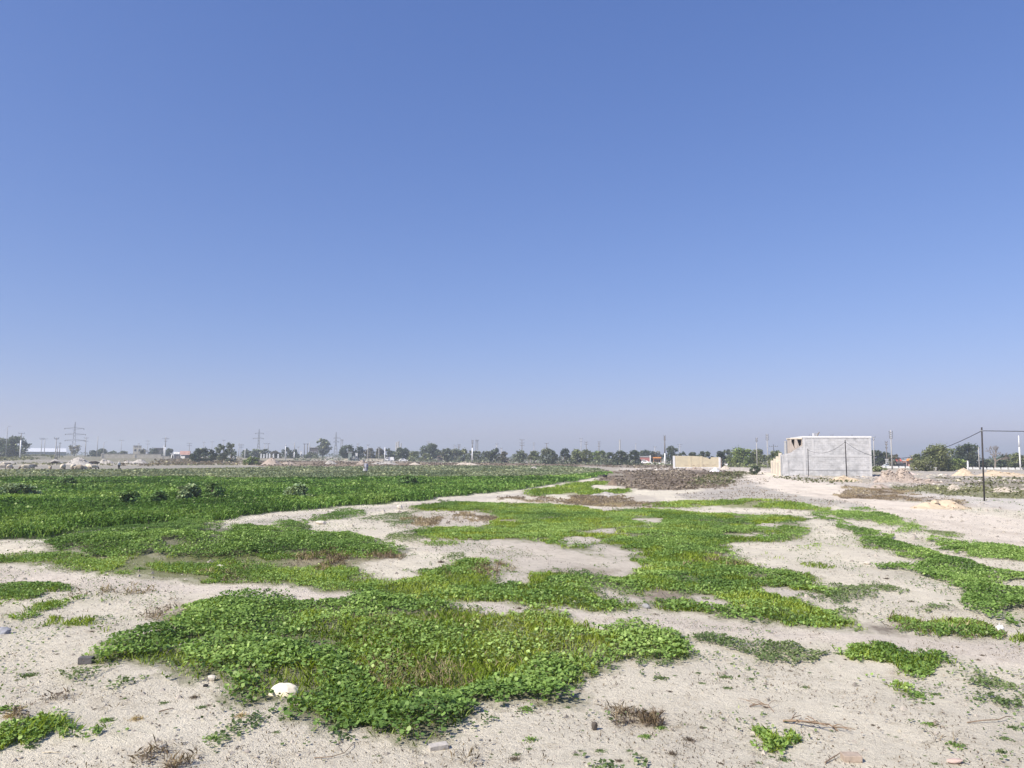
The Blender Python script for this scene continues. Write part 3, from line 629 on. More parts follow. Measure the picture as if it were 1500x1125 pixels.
# ------------------------------------------------------------------ trees
TC = {'dark': (.085, .11, .07), 'olive': (.17, .195, .09), 'grey': (.145, .17, .115), 'bright': (.17, .225, .07), 'brown': (.16, .15, .11), 'deep': (.052, .072, .050), 'pale': (.26, .25, .21), 'weed': (.15, .25, .085), 'silver': (.24, .32, .17)}
def tree(label, u, vtop, wpx, d=None, vb=None, kind='round', c='dark', name='tree', cat='tree', seed=None, group=None, dens=1.0):
    g = np.random.default_rng(int(u * 13 + vtop * 7) if seed is None else seed)
    p = ground_at(u, vb) if d is None else at_dist(u, d)
    d = math.hypot(p.x, p.y); Ht = max(z_at(u, vtop, d) - p.z, .6); W = wpx * p.y / F * (1.0 if kind in ('bare', 'tall') else 1.3)
    root = empty(name, p, 0, label, cat, group)
    dirx = np.array([p.y, -p.x, 0]) / d; diry = np.array([p.x, p.y, 0]) / d      # across and along the line of sight
    lobes = []
    def lobe(a, b, z, r, rz): lobes.append((dirx * a + diry * b + np.array([0, 0, z]), r, rz))
    n = 15 if kind != 'column' else 10
    lo, hi = {'round': (.14, .98), 'bushy': (.03, .98), 'tall': (.25, 1.0), 'column': (.06, 1.0), 'wide': (.38, 1.0), 'bare': (.4, 1.0)}[kind]
    for i in range(n):
        f = (i + .5) / n; zc = (lo + (hi - lo) * f)
        if kind == 'tall': wr = .30 if zc < .5 else .42
        elif kind == 'column': wr = .40 * math.sin(math.pi * (.25 + .72 * f)) + .1
        elif kind == 'wide': wr = .52 * (1 - .6 * f)
        elif kind == 'bushy': wr = .50 * math.sqrt(max(.15, 1 - f ** 2.2))
        else: wr = .50 * math.sin(math.pi * (.16 + .78 * f)) ** .6
        a = g.uniform(-1, 1) * W * (wr - .05); b = g.uniform(-1, 1) * W * (wr - .05)
        r = W * g.uniform(.09, .21) * (1.0 if kind != 'column' else 1.2)
        lobe(a, b, Ht * (zc * .88 + .02), r, min(r * g.uniform(.7, 1.0), Ht * .24))
        if i % 2 == 0: lobe(-a * .9, -b, Ht * (zc * .86 + .03), r * .85, min(r * .75, Ht * .2))
    lobe(g.uniform(-.22, .22) * W, 0, Ht * (hi - .1), W * .13, Ht * .1); lobe(g.uniform(-.3, .3) * W, 0, Ht * (hi - .2), W * .15, Ht * .12)
    sc = Ht / 6
    m = MB(); tr = max(.09, .035 * Ht)
    forks = [lobes[k][0] for k in range(0, len(lobes), 2)]
    top = np.array([g.uniform(-.1, .1) * W, g.uniform(-.1, .1) * W, Ht * .62])
    m.tube([(0, 0, -.2), (top[0] * .2, top[1] * .2, Ht * .2), (top[0] * .6, top[1] * .6, Ht * .42), tuple(top)], [tr * 1.25, tr, tr * .75, tr * .35], 7)
    for q in forks[:6]:
        b0 = np.array([top[0] * .3, top[1] * .3, Ht * g.uniform(.2, .42)]); q = np.array(q)
        if q[2] < b0[2] + .2: continue
        mid = b0 + (q - b0) * .5 + np.array([0, 0, -.04 * Ht]); m.tube([tuple(b0), tuple(mid), tuple(q)], [tr * .55, tr * .38, tr * .15], 5)
    if kind == 'bare':
        def grow(p0, dv, ln, r, lv):
            p1 = p0 + dv * ln * .5 + g.normal(0, .04, 3) * ln; p2 = p0 + dv * ln + g.normal(0, .05, 3) * ln
            m.tube([tuple(p0), tuple(p1), tuple(p2)], [r, r * .8, r * .62], 5 if lv < 2 else 3, cap=False)
            if lv < 5:
                for _ in range(3 if lv < 4 else 4):
                    nd_ = dv + g.normal(0, .55, 3) + np.array([0, 0, .12]); nd_ /= np.linalg.norm(nd_)
                    nd_[2] = max(nd_[2], -.1); grow(p2, nd_, ln * g.uniform(.62, .85), r * .6, lv + 1)
        m = MB(); grow(np.array([0, 0, -.1]), np.array([0, 0, 1.0]), Ht * .30, tr * 1.7, 0)
        V = np.array(m.v); zmax = V[:, 2].max(); V[:, 2] *= Ht / zmax
        k = W * .5 / max(np.abs(V[:, :2]).max(), .1); V[:, :2] *= np.clip(k, .6, 1.6); m.v = [tuple(q) for q in V]
        m.build('branches', PALEBARK, root, smooth=True); return root
    m.build('trunk', BARK, root, smooth=True)
    ls = max(.16, .0019 * d); base = np.array(TC[c]); chunks = []
    for ctr, r, rz in lobes:
        area = 4 * math.pi * r * (r + rz) / 2
        k = int(min(900, dens * 1.15 * area / (.5 * ls * ls))) + 8
        q = g.normal(0, 1, (k, 3)); q /= np.linalg.norm(q, axis=1, keepdims=True); rad = g.uniform(.2, 1.0, (k, 1)) ** .5 * np.where(g.uniform(0, 1, (k, 1)) < .15, 1.35, 1.0)
        pos = ctr + q * rad * np.array([r, r, rz]); pos[:, 2] = np.maximum(pos[:, 2], .03 * Ht * g.uniform(0, 1, k))
        cc = base * g.uniform(.72, 1.3) * g.uniform(.7, 1.3, (k, 1)) * np.array([g.uniform(.94, 1.08), 1, 1])
        chunks.append(leaves(pos, ls * g.uniform(.55, 1.35, k), .9, cc, 4, g))
    chunk_mesh('crown', chunks, TREELEAF, root)
    return root
EXTRA = dict(name='tree', cat='tree')
TREES = [  # label, u, vtop, width, d, vb, kind, colour
 ('broad green-tinged tree just outside the lone white lamp pole, half hidden by the dark tree', 3, 643, 34, 430, None, 'round', 'grey'),
 ('big dark round tree between two poles next to the long white shed', 23, 639, 27, 420, None, 'round', 'dark'),
 ('pale sparse tree standing under the lattice pylon by the white shed', 109, 652, 16, 560, None, 'tall', 'pale'),
 ('small dark bush crouching to the right of the lattice pylon', 137, 660, 12, 520, None, 'bushy', 'dark'),
 ('dark rounded tree on the flat horizon between the pylon and the beige wall', 150, 657.5, 16, 520, None, 'bushy', 'dark'),
 ('low wide bush above the start of the beige wall', 166, 661, 13, 540, None, 'bushy', 'grey'),
 ('low bush touching the left side of the beige block house', 181, 661, 11, 540, None, 'bushy', 'grey'),
 ('grey-brown bush between the beige block house and the flat-roofed dark house', 210, 658.5, 11, 500, None, 'bushy', 'brown'),
 ('dark tree huddled against the flat-roofed dark house, left side', 224, 657, 12, 480, None, 'round', 'dark'),
 ('dark tree behind the pair of white poles, right of the flat-roofed house', 246, 657, 13, 480, None, 'round', 'dark'),
 ('very dark round tree right beside the pink-fronted shop', 300, 656, 30, None, 672.5, 'round', 'deep'),
 ('tall grey-green pointed tree at the left of a twin-topped clump', 325, 650, 20, None, 672.5, 'tall', 'grey'),
 ('grey-green pointed tree, the darker top of the twin-topped clump', 338, 647.5, 15, None, 672.3, 'column', 'grey'),
 ('low olive-green bush growing on the bank in front of the white gate pillars', 370, 669.5, 19, None, 681, 'bushy', 'bright'),
 ('small grey tree among thin poles left of the middle lattice pylon', 361, 659, 13, 430, None, 'round', 'grey'),
 ('grey tree rising just beneath the middle lattice pylon', 377, 658, 15, 430, None, 'round', 'grey'),
 ('grey tree over the row of white gate pillars', 388, 657, 12, 430, None, 'round', 'grey'),
 ('brownish low tree between the white pole and the gate pillars', 402, 661, 17, 430, None, 'bushy', 'brown'),
 ('dark narrow tree behind the bare white pole with no crossarm', 421, 654.5, 13, 420, None, 'column', 'dark'),
 ('dark tree squeezed between two white poles', 432, 658, 9, 420, None, 'column', 'dark'),
 ('tallest tree of the plain, two-tiered crown behind the dark square house', 473, 642, 23, 450, None, 'tall', 'grey'),
 ('low grey bushes hiding the foot of the dark square house', 456, 663, 16, 420, None, 'bushy', 'grey'),
 ('dome-shaped dark green tree behind the small grey-green hut', 508, 652, 23, 400, None, 'round', 'dark'),
 ('dark dome-shaped tree by the white pillar', 526, 654, 14, 400, None, 'round', 'deep'),
 ('brown-grey tree right of the white pillar, behind a thin pole', 541, 656, 15, 400, None, 'bushy', 'brown'),
 ('grey-brown tree between two thin poles left of the white van', 556, 657, 16, 400, None, 'bushy', 'brown'),
 ('dark small tree just right of the white-shafted pole near the white van', 568, 656, 9, 390, None, 'column', 'dark'),
 ('dark mop-headed tree above the white van', 575, 660, 11, 390, None, 'bushy', 'dark'),
 ('dome-shaped grey-dark tree above the white saloon car', 590, 656.5, 19, 380, None, 'round', 'dark'),
 ('low olive tree left of the large leafy tree in the middle of the belt', 607, 660.5, 16, 370, None, 'bushy', 'olive'),
 ('large leafy tree in the middle of the belt, left of the brown shelter', 630, 650.5, 25, None, 675.5, 'round', 'dark'),
 ('low bright green tree in front of the large leafy tree', 624, 664, 13, None, 676, 'bushy', 'olive'),
 ('tree with a spiky top right above the brown shelter', 654, 655.5, 15, 340, None, 'round', 'grey'),
 ('wide grey-green tree right of the brown shelter', 667, 658, 19, None, 676.5, 'bushy', 'grey'),
 ('green round tree left of the pole with a white lower shaft', 679, 657.5, 14, None, 676.5, 'round', 'olive'),
 ('grey-green tree hiding behind the pole with a white lower shaft', 690, 659, 12, None, 677, 'bushy', 'grey'),
 ('bushy grey tree below the slim lattice mast', 700, 660, 13, None, 677.5, 'bushy', 'grey'),
 ('loose grey tree with pale trunks right of the slim lattice mast', 714, 660, 15, None, 678, 'round', 'grey'),
 ('dark-topped tree with a pole poking out of its crown', 725, 655.5, 12, None, 678, 'round', 'dark'),
 ('shaggy brown-green tree left of the gap in the tree belt', 737, 660.5, 14, None, 678.3, 'bushy', 'brown'),
 ('round tree right of the gap in the tree belt, under a three-armed pole', 762, 660, 19, None, 678.5, 'round', 'grey'),
 ('light olive tree with visible trunks beside a dark bushy one', 783, 660, 17, None, 678.7, 'wide', 'olive'),
 ('large bushy grey-dark tree with a two-armed pole behind it', 803, 656.5, 24, None, 680, 'bushy', 'grey'),
 ('narrow dark upright tree just right of a small gap', 827, 656, 14, None, 680, 'column', 'deep'),
 ('olive tree with a leaning pale trunk at its left edge', 845, 659, 20, None, 680, 'round', 'olive'),
 ('dark green tree crowned by two pylons, right part of an olive clump', 859, 658, 16, None, 680, 'round', 'olive'),
 ('bright olive tree below a pole with doubled crossarms', 876, 659.5, 20, None, 680, 'round', 'bright'),
 ('low dark-grey tree between the bright olive tree and the pointed dark one', 893, 661.5, 17, None, 681, 'bushy', 'grey'),
 ('pointed dark tree under the plain grey chimney', 909, 659.5, 21, None, 681.5, 'bushy', 'dark'),
 ('isolated dark conical tree left of the parked cars', 928, 658.5, 17, None, 681.5, 'bushy', 'dark'),
 ('dark tree behind the red-walled shed', 947, 659.5, 20, 385, None, 'round', 'dark'),
 ('brownish tree between the white post and the orange hut', 961, 660.5, 15, 385, None, 'round', 'brown'),
 ('tall dark tree at the left corner of the broken yellow wall', 984, 653.5, 17, None, 680, 'column', 'dark'),
 ('low dark tree peeping over the yellow wall near its left corner', 1001, 661, 11, 270, None, 'round', 'dark'),
 ('thin olive trees showing over the middle of the yellow wall', 1014, 662, 15, 270, None, 'bushy', 'grey'),
 ('purplish dark tree showing above the broken notch of the yellow wall', 1033, 660, 19, 270, None, 'round', 'dark'),
 ('dark tree standing behind the right end of the yellow wall', 1056, 660, 14, None, 684, 'bushy', 'deep'),
 ('hazy pale tree behind the bright green tree by the yellow wall', 1064, 657, 14, 300, None, 'round', 'grey'),
 ('wide bright green tree between the yellow wall and the concrete house', 1086, 657, 34, None, 683.5, 'bushy', 'bright'),
 ('green tree with two thin poles in front, left of the concrete house', 1110, 659, 24, None, 683, 'bushy', 'olive'),
 ('olive tree touching the cream yard wall of the concrete house', 1136, 659.5, 20, 215, None, 'round', 'olive'),
 ('dark tree behind the right corner of the concrete house', 1285, 659, 20, None, 684, 'round', 'dark'),
 ('dark spreading tree left of the slender concrete pylon pole', 1297, 661, 16, None, 684, 'round', 'dark'),
 ('brownish leafless bush beside the red-roofed kiosk', 1310, 665, 12, 240, None, 'round', 'brown'),
 ('thin grey tree right of the orange-roofed kiosk', 1342, 666, 14, 240, None, 'round', 'grey'),
 ('big feathery olive tree right of the kiosks, branches down to the ground', 1373, 653, 46, None, 690.5, 'bushy', 'olive'),
 ('low olive bush joined to the right side of the big feathery tree', 1400, 672, 22, None, 688, 'bushy', 'bright'),
 ('dark rounded tree between the feathery olive tree and the near thin pole', 1417, 648.5, 33, 265, None, 'round', 'dark'),
 ('bare leafless tree with spreading pale branches', 1457, 652, 36, 255, None, 'bare', 'pale'),
 ('low dark trees at the foot of the bare leafless tree', 1445, 674, 26, 270, None, 'bushy', 'grey'),
 ('dark bushy tree just right of the bare leafless tree', 1472, 667, 22, 265, None, 'bushy', 'dark'),
 ('green bushy tree next to the white roadside mast', 1490, 664.5, 24, 260, None, 'bushy', 'olive'),
]
for t in TREES:
    tree(t[0], t[1], t[2], t[3], t[4], t[5], t[6], t[7], dens=.6 if t[7] == 'pale' else 1.0)
tree('small dark shrub alone on the pale ground left of the concrete house', 1106, 682.3, 12, None, 695, 'round', 'dark', 'shrub', 'shrub')
tree('rounded green shrub at the right foot of the concrete house', 1285, 683, 14, None, 691, 'bushy', 'olive', 'shrub', 'shrub')
for u, vt, w_, vb, lab in [(187, 722, 22, 745, 'dark tall weed bush in the crop field, above the mallow mound'), (232, 722, 17, 741, 'small dark leafy bush in the middle of the near crop field'),
                           (277, 712, 24, 736, 'broad silvery weed bush in the crop field, left of a darker one'), (312, 709, 20, 735, 'darkest tall weed bush in the crop field'),
                           (20, 712, 44, 732, 'wide silvery-green weed bush at the near left of the crop field'), (98, 700, 18, 713, 'small dark weed bush far out in the crop field'),
                           (437, 713, 26, 733, 'green-grey weed bush in the crop field beyond the narrow footpath'), (598, 699, 20, 712, 'dark weed bush in the crop field near the walking person')]:
    tree(lab, u, vt - 3, w_ * 1.25, None, vb, 'bushy', 'silver' if 'silver' in lab or 'grey' in lab else 'weed', 'weed_bush', 'bush')
g = np.random.default_rng(78)      # scrub under the tree belt
ch = []
for (u0, va, u1, vb_, hgt, n, c) in [(430, 673.5, 640, 675.5, 3.2, 2400, 'grey'), (600, 676, 930, 681.5, 3.3, 4800, 'grey'), (600, 675, 930, 679, 4.2, 2600, 'brown'), (930, 680.5, 990, 681.5, 1.3, 300, 'olive'), (1060, 683.5, 1142, 685, 1.8, 900, 'olive'), (1278, 687, 1300, 688, 1.2, 120, 'olive'), (1400, 682.6, 1530, 684, 2.2, 1300, 'grey')]:
    t = g.uniform(0, 1, n); P = np.array([tuple(ground_at(u0 + (u1 - u0) * a, va + (vb_ - va) * a + g.uniform(-.8, .8))) for a in t])
    u = u0 + (u1 - u0) * t; hh_ = hgt * np.clip(.45 + .9 * fbm(u / 7, u * 0 + va, 19, 3), .05, 1.2); P[:, 2] += hh_ * g.uniform(0, 1, n)
    ch.append(leaves(P, g.uniform(.35, .9, n), .9, np.array(TC[c]) * g.uniform(.65, 1.3, (n, 1)), 4, g))
tag(chunk_mesh('undergrowth', ch, TREELEAF), 'tangled low scrub filling the gaps under the tree belt', 'scrub', None, 'stuff')
g = np.random.default_rng(77)      # far woods along the horizon
ch = []
for (u0, u1, d, hgt, c) in [(-400, 460, 1150, 5.5, 'dark'), (440, 960, 900, 5, 'dark'), (740, 1560, 900, 6, 'dark'), (1100, 1900, 700, 6, 'dark')]:
    n = 2600; u = g.uniform(u0, u1, n); P = np.array([tuple(at_dist(q, d * g.uniform(.9, 1.15))) for q in u])
    hh_ = hgt * np.clip(.55 + .6 * fbm(u / 14, u * 0 + d, 9, 3), .1, 1.2); P[:, 2] += hh_ * g.uniform(0, 1, n)
    ch.append(leaves(P, g.uniform(1.4, 3.0, n), .9, np.array(TC[c]) * g.uniform(.7, 1.3, (n, 1)), 4, g))
tag(chunk_mesh('distant_woods', ch, TREELEAF), 'hazy dark line of far woods along the horizon', 'woods', None, 'stuff')

# ------------------------------------------------------------------ poles, masts, pylons
def pole(label, u, vtop, d, arms=(), r=.16, m=CONCRETE, name='power_pole', cat='power pole', rz=None, lamp=False, whitefoot=None, ins=True, trafo=False):
    p = at_dist(u, d); top = z_at(u, vtop, d) - p.z
    root = empty(name, p, (math.atan2(-p.x, p.y) + .25) if rz is None else rz, label, cat)
    if whitefoot:
        zf = z_at(u, whitefoot, d) - p.z
        MB().tube([(0, 0, -.3), (0, 0, zf)], [r * 1.25, r * 1.1], 7).build('painted_foot', WHITE, root, smooth=True)
        MB().tube([(0, 0, zf), (0, 0, top)], [r * 1.08, r * .7], 7).build('shaft', m, root, smooth=True)
    else:
        MB().tube([(0, 0, -.3), (0, 0, top)], [r * 1.25, r * .7], 7).build('shaft', m, root, smooth=True)
    for dv, wpx in arms:
        z = top - dv * d / F; hw = wpx * p.y / F / 2
        MB().box((0, -.13, z), (2 * hw, .12, .15)).build('crossarm', STEEL if m is not WOODPOLE else WOODPOLE, root)
        if ins:
            for k in ((-.95, -.4, .4, .95) if hw > 1.3 else (-.9, .9)):
                MB().tube([(k * hw, -.13, z + .05), (k * hw, -.13, z + .3), (k * hw, -.13, z + .42)], [.04, .075, .04], 5).build('insulator', DARKSTEEL, root)
    if trafo:
        MB().box((0, -.55, top * .68), (1.6, .8, 1.2)).build('transformer', STEEL, root)
    if lamp:
        MB().tube([(0, 0, top - .1), (.5, 0, top + .25), (1.3, 0, top + .35)], .06, 5).build('arm', STEEL, root)
        MB().box((1.5, 0, top + .33), (.8, .35, .16), top=.7).build('lamp_head', WHITE, root)
    return root
POLES = [
 dict(label='slim lamp pole with a white head in front of the big dark tree', u=8.5, vtop=625, d=400, lamp=True, r=.16, m=STEEL, name='street_lamp', cat='street lamp'),
 dict(label='white-footed power pole at the right edge of the big dark tree', u=29.5, vtop=634, d=380, arms=[(.8, 8)], r=.24, whitefoot=645),
 dict(label='T-topped power pole above the left part of the white shed', u=60, vtop=641, d=560, arms=[(1, 7), (2.5, 5)], r=.2),
 dict(label='thin power pole behind the white shed, next to a T-topped one', u=64.7, vtop=642, d=600, arms=[(1, 6)], r=.2),
 dict(label='T-topped power pole standing clear in front of the white shed', u=81.3, vtop=641, d=340, arms=[(.8, 6.5), (2, 5)], r=.2),
 dict(label='short wooden post against the right half of the white shed', u=84, vtop=653, d=330, r=.14, m=WOODPOLE, name='post', cat='post'),
 dict(label='short T-topped wooden post near the right end of the white shed', u=87, vtop=648, d=420, arms=[(1, 4)], r=.18, m=WOODPOLE, ins=False),
 dict(label='two-armed power pole right of the left lattice pylon', u=124.7, vtop=640, d=480, arms=[(1.5, 5.5), (5.5, 6)], r=.24),
 dict(label='tilted plain pole between the lattice pylon and the beige wall', u=142, vtop=639, d=470, r=.2),
 dict(label='street lamp bending to the right above low dark bushes', u=151.5, vtop=648, d=500, lamp=True, r=.16, name='street_lamp', cat='street lamp'),
 dict(label='small power pole over the bushes left of the beige block house', u=177, vtop=644, d=600, arms=[(1, 7)], r=.18),
 dict(label='pole rising from the roof side of the beige block house', u=202.5, vtop=649, d=480, arms=[(1, 3)], r=.15, ins=False),
 dict(label='hazy two-armed pole between the beige block house and the dark house', u=215.7, vtop=645, d=620, arms=[(1, 6), (5, 6)], r=.18),
 dict(label='tall power pole with a white foot behind the low kerb wall', u=241.6, vtop=640, d=430, arms=[(2.5, 9), (6, 4)], r=.24, whitefoot=655),
 dict(label='plain white pole paired with the tall crossarm pole', u=239.6, vtop=652, d=425, r=.2, m=WHITE, name='post', cat='post'),
 dict(label='double-armed power pole behind the pink-fronted shop', u=276.7, vtop=648.5, d=540, arms=[(1, 7), (4, 7)], r=.22),
 dict(label='thin dark pole above the very dark round tree', u=298, vtop=646, d=600, arms=[(2, 4)], r=.2),
 dict(label='thin hazy pole right of the very dark round tree', u=310, vtop=645, d=640, arms=[(2, 5)], r=.2),
 dict(label='pole top showing over the twin-topped tree clump', u=327, vtop=644, d=500, arms=[(1, 4)], r=.2),
 dict(label='plain grey pole, first right of the twin-topped tree clump', u=349.6, vtop=649, d=520, r=.2),
 dict(label='three-armed pole right of the twin-topped tree clump', u=352.6, vtop=650, d=540, arms=[(1, 8), (3, 8), (5, 6)], r=.2),
 dict(label='white short pole in front of the small grey trees', u=358.7, vtop=657, d=420, r=.18, m=WHITE, name='post', cat='post'),
 dict(label='dark thin pole just right of the middle lattice pylon', u=387.3, vtop=648.5, d=560, arms=[(1, 4)], r=.2),
 dict(label='white-footed pole above the gate pillars', u=392.3, vtop=649, d=440, arms=[(1, 5)], r=.2, whitefoot=659),
 dict(label='tall white pole standing before the gravel heap', u=418, vtop=651, d=370, arms=[(1, 3)], r=.2, m=WHITE, ins=False),
 dict(label='bare white pole with no crossarm, grey on top', u=431, vtop=648, d=410, r=.24, whitefoot=662),
 dict(label='hazy H-shaped pole behind the white gate tower', u=436.5, vtop=654, d=560, arms=[(1, 5)], r=.2),
 dict(label='left one of three dark poles beside the white gate tower', u=445.6, vtop=649.5, d=430, arms=[(1, 4)], r=.24, m=WOODPOLE),
 dict(label='middle one of three dark poles beside the white gate tower', u=450, vtop=649.5, d=430, arms=[(1, 3)], r=.24, m=WOODPOLE),
 dict(label='paler right one of three poles beside the white gate tower', u=453.2, vtop=648, d=440, r=.24, whitefoot=662),
 dict(label='thin pole poking from the dark dome-shaped tree by the white pillar', u=523.8, vtop=648.5, d=430, arms=[(2, 4)], r=.2),
 dict(label='grey pole right of the white pillar, reaching down to the rubble', u=538.7, vtop=651, d=390, arms=[(1, 4)], r=.22),
 dict(label='thin pole with small crossarm in front of grey-brown trees', u=555, vtop=654, d=380, arms=[(1, 4)], r=.2),
 dict(label='white-shafted pole left of the white van', u=563.7, vtop=655, d=370, r=.24, m=WHITE),
 dict(label='pole with a twin-arm top over the large leafy tree', u=626.7, vtop=646.5, d=520, arms=[(1, 5)], r=.22),
 dict(label='hazy many-armed pole, first of two over the grey-green trees', u=666, vtop=651.5, d=520, arms=[(.5, 5), (3, 5), (5, 4)], r=.24),
 dict(label='dark many-armed pole, second of two over the grey-green trees', u=672, vtop=650.5, d=500, arms=[(.8, 5), (3, 6), (5, 4)], r=.26, m=WOODPOLE),
 dict(label='tall pole with a white lower shaft in front of the tree belt', u=691.8, vtop=644.5, d=320, arms=[(1, 2.5), (3, 3), (5, 3)], r=.22, whitefoot=656),
 dict(label='pole whose top pokes out of a dark crown, left of the belt gap', u=727.5, vtop=649.5, d=420, arms=[(1, 5)], r=.22),
 dict(label='short pole behind the shaggy tree left of the belt gap', u=734.5, vtop=656, d=420, arms=[(.8, 3)], r=.22),
 dict(label='three-armed power pole over the round tree right of the belt gap', u=764.5, vtop=644, d=380, arms=[(.4, 7), (5, 7), (8.5, 7)], r=.2, m=WOODPOLE),
 dict(label='pale hazy three-armed pole right of a darker three-armed one', u=782, vtop=648, d=520, arms=[(1, 3), (3, 3), (5, 3)], r=.18),
 dict(label='two-armed dark pole over the large bushy grey-dark tree', u=800.7, vtop=649, d=420, arms=[(.6, 6), (6.5, 5)], r=.24, m=WOODPOLE),
 dict(label='tall hazy pole with two wide crossarms above the olive clump', u=851.2, vtop=642, d=420, arms=[(.8, 5), (5, 4)], r=.18),
 dict(label='dark pole with two crossarms above the olive clump, right of a taller one', u=858.7, vtop=647, d=400, arms=[(.8, 5), (3.8, 5.5)], r=.24, m=WOODPOLE),
 dict(label='pole with doubled crossarms above the bright olive tree', u=877.5, vtop=646.8, d=400, arms=[(.5, 4), (3.5, 3.5), (7, 3.5)], r=.22, m=WOODPOLE),
 dict(label='thin lone pole in the sky left of the red-walled shed', u=931.4, vtop=649, d=420, arms=[(1, 1.6)], r=.14, ins=False),
 dict(label='faint pole behind the tree beside the red-walled shed', u=959.5, vtop=654, d=420, arms=[(.8, 5)], r=.2),
 dict(label='tallest pole of the belt, with transformer, left of the yellow wall', u=974, vtop=638.5, d=290, arms=[(.5, 3), (3.5, 2.5), (6, 2.8)], r=.24, m=WOODPOLE, whitefoot=664, trafo=False),
 dict(label='hazy pole behind the left part of the yellow wall', u=996, vtop=650.5, d=430, arms=[(1, 7), (4, 4)], r=.2),
 dict(label='slim pole in front of the green tree, farther from the concrete house', u=1108.8, vtop=641, d=220, arms=[(2.5, 2.5), (5.5, 2.5)], r=.11),
 dict(label='taller pole in front of the green tree, nearer the concrete house', u=1124.5, vtop=636, d=225, arms=[(2, 3.5), (5, 4), (8, 4)], r=.14),
 dict(label='wide T-shaped dark pole frame over the olive tree', u=1133.5, vtop=651, d=280, arms=[(3.2, 12)], r=.13, m=DARKSTEEL),
 dict(label='pole showing behind the right corner of the concrete house', u=1280.5, vtop=640, d=260, arms=[(1, 5), (4, 3)], r=.15),
 dict(label='dark pole left of the slender concrete pole', u=1299, vtop=647, d=270, arms=[(.8, 3.5), (4, 3), (8.5, 2.5)], r=.16, m=WOODPOLE),
 dict(label='slender concrete pole with many short arms before the rubble heap', u=1306.3, vtop=630, d=215, arms=[(3, 5), (5.5, 5), (8.5, 5), (11, 4)], r=.16),
 dict(label='short pole showing behind the orange-roofed kiosk', u=1334.5, vtop=667, d=260, arms=[(1, 3)], r=.14, m=WOODPOLE),
 dict(label='white roadside mast beside the green bushy tree', u=1494, vtop=638, d=240, r=.15, m=WHITE, whitefoot=655, name='mast', cat='mast'),
 dict(label='short white post between the feathery tree and the dark rounded tree', u=1417.2, vtop=675, d=220, r=.2, m=WHITE, name='post', cat='post'),
 dict(label='thin pole behind the right flank of the dark rounded tree', u=1434, vtop=655, d=240, r=.12, name='post', cat='post'),
]
for q in POLES: pole(**q)
def chimney(label, u, vtop, d, r, m=CONCRETE):
    p = at_dist(u, d); h = z_at(u, vtop, d) - p.z; root = empty('chimney', p, 0, label, 'chimney')
    MB().tube([(0, 0, -.5), (0, 0, h)], [r * 1.4, r], 10, cap=False).build('stack', m, root, smooth=True)
    MB().tube([(0, 0, h), (0, 0, h + r)], [r * 1.15, r * 1.15], 10).build('rim', m, root)
chimney('plain grey chimney rising behind the pointed dark tree', 908.2, 645, 700, .6)
chimney('bluish square-topped chimney just left of the concrete house', 1151.4, 648, 480, .75)
chimney('left thin chimney of three behind the dome-shaped tree', 580.4, 649, 700, .6)
chimney('thickest middle chimney of three behind the dome-shaped tree', 583.2, 648, 700, .8)
chimney('right thin chimney of three behind the dome-shaped tree', 587.3, 650, 700, .5)
def pylon(label, u, vtop, d, arms, base=.10, rz=0.5, m=STEEL, r=.15):
    p = at_dist(u, d); h = z_at(u, vtop, d) - p.z; root = empty('lattice_pylon', p, rz, label, 'pylon')
    def hw(t): return h * (base * (1 - t / .55) + .022 * (t / .55) if t < .55 else .022 * (1 - (t - .55) / .45) + .006)
    L = [0, .14, .28, .41, .53, .63, .72, .8, .88, .95, 1.0]; b = MB()
    for sx, sy in ((1, 1), (1, -1), (-1, -1), (-1, 1)):
        MB().tube([(sx * hw(t), sy * hw(t), h * t) for t in L], r, 4).build('leg', m, root)
    for a, c in zip(L[:-1], L[1:]):
        A, B_ = hw(a), hw(c)
        for s in (1, -1):
            b.tube([(A, s * A, h * a), (-B_, s * B_, h * c)], r * .6, 4); b.tube([(-A, s * A, h * a), (B_, s * B_, h * c)], r * .6, 4)
            b.tube([(s * A, A, h * a), (s * B_, -B_, h * c)], r * .6, 4); b.tube([(s * A, -A, h * a), (s * B_, B_, h * c)], r * .6, 4)
    b.build('bracing', m, root)
    for v, l, rr_ in arms:
        z = z_at(u, v, d) - p.z; w_ = hw(z / h); a = MB()
        for s, e in ((-1, l * d / F), (1, rr_ * d / F)):
            for y_ in (-w_, w_): a.tube([(s * w_, y_, z - h * .02), (s * e, 0, z)], r * .8, 4); a.tube([(s * w_, y_, z + h * .025), (s * e, 0, z)], r * .8, 4)
            MB().tube([(s * e, 0, z), (s * e, 0, z - h * .03)], [.25, .25], 5).build('insulator', DARKSTEEL, root)
        a.build('crossarm', m, root)
    return root
pylon('tallest lattice pylon with three wide crossarms beside the white shed', 107.5, 618, 640, [(627.5, 11, 10), (636, 10, 12), (645, 10, 12)], base=.085)
pylon('lattice pylon with two crossarms above the gate pillars', 378.3, 628.5, 720, [(634.7, 5, 6), (642, 7.5, 6)], base=.07)
pylon('pale hazy lattice pylon with lopsided arms right of the tallest tree', 491.5, 633, 760, [(641.5, 3, 6), (647, 3, 4)], base=.08)
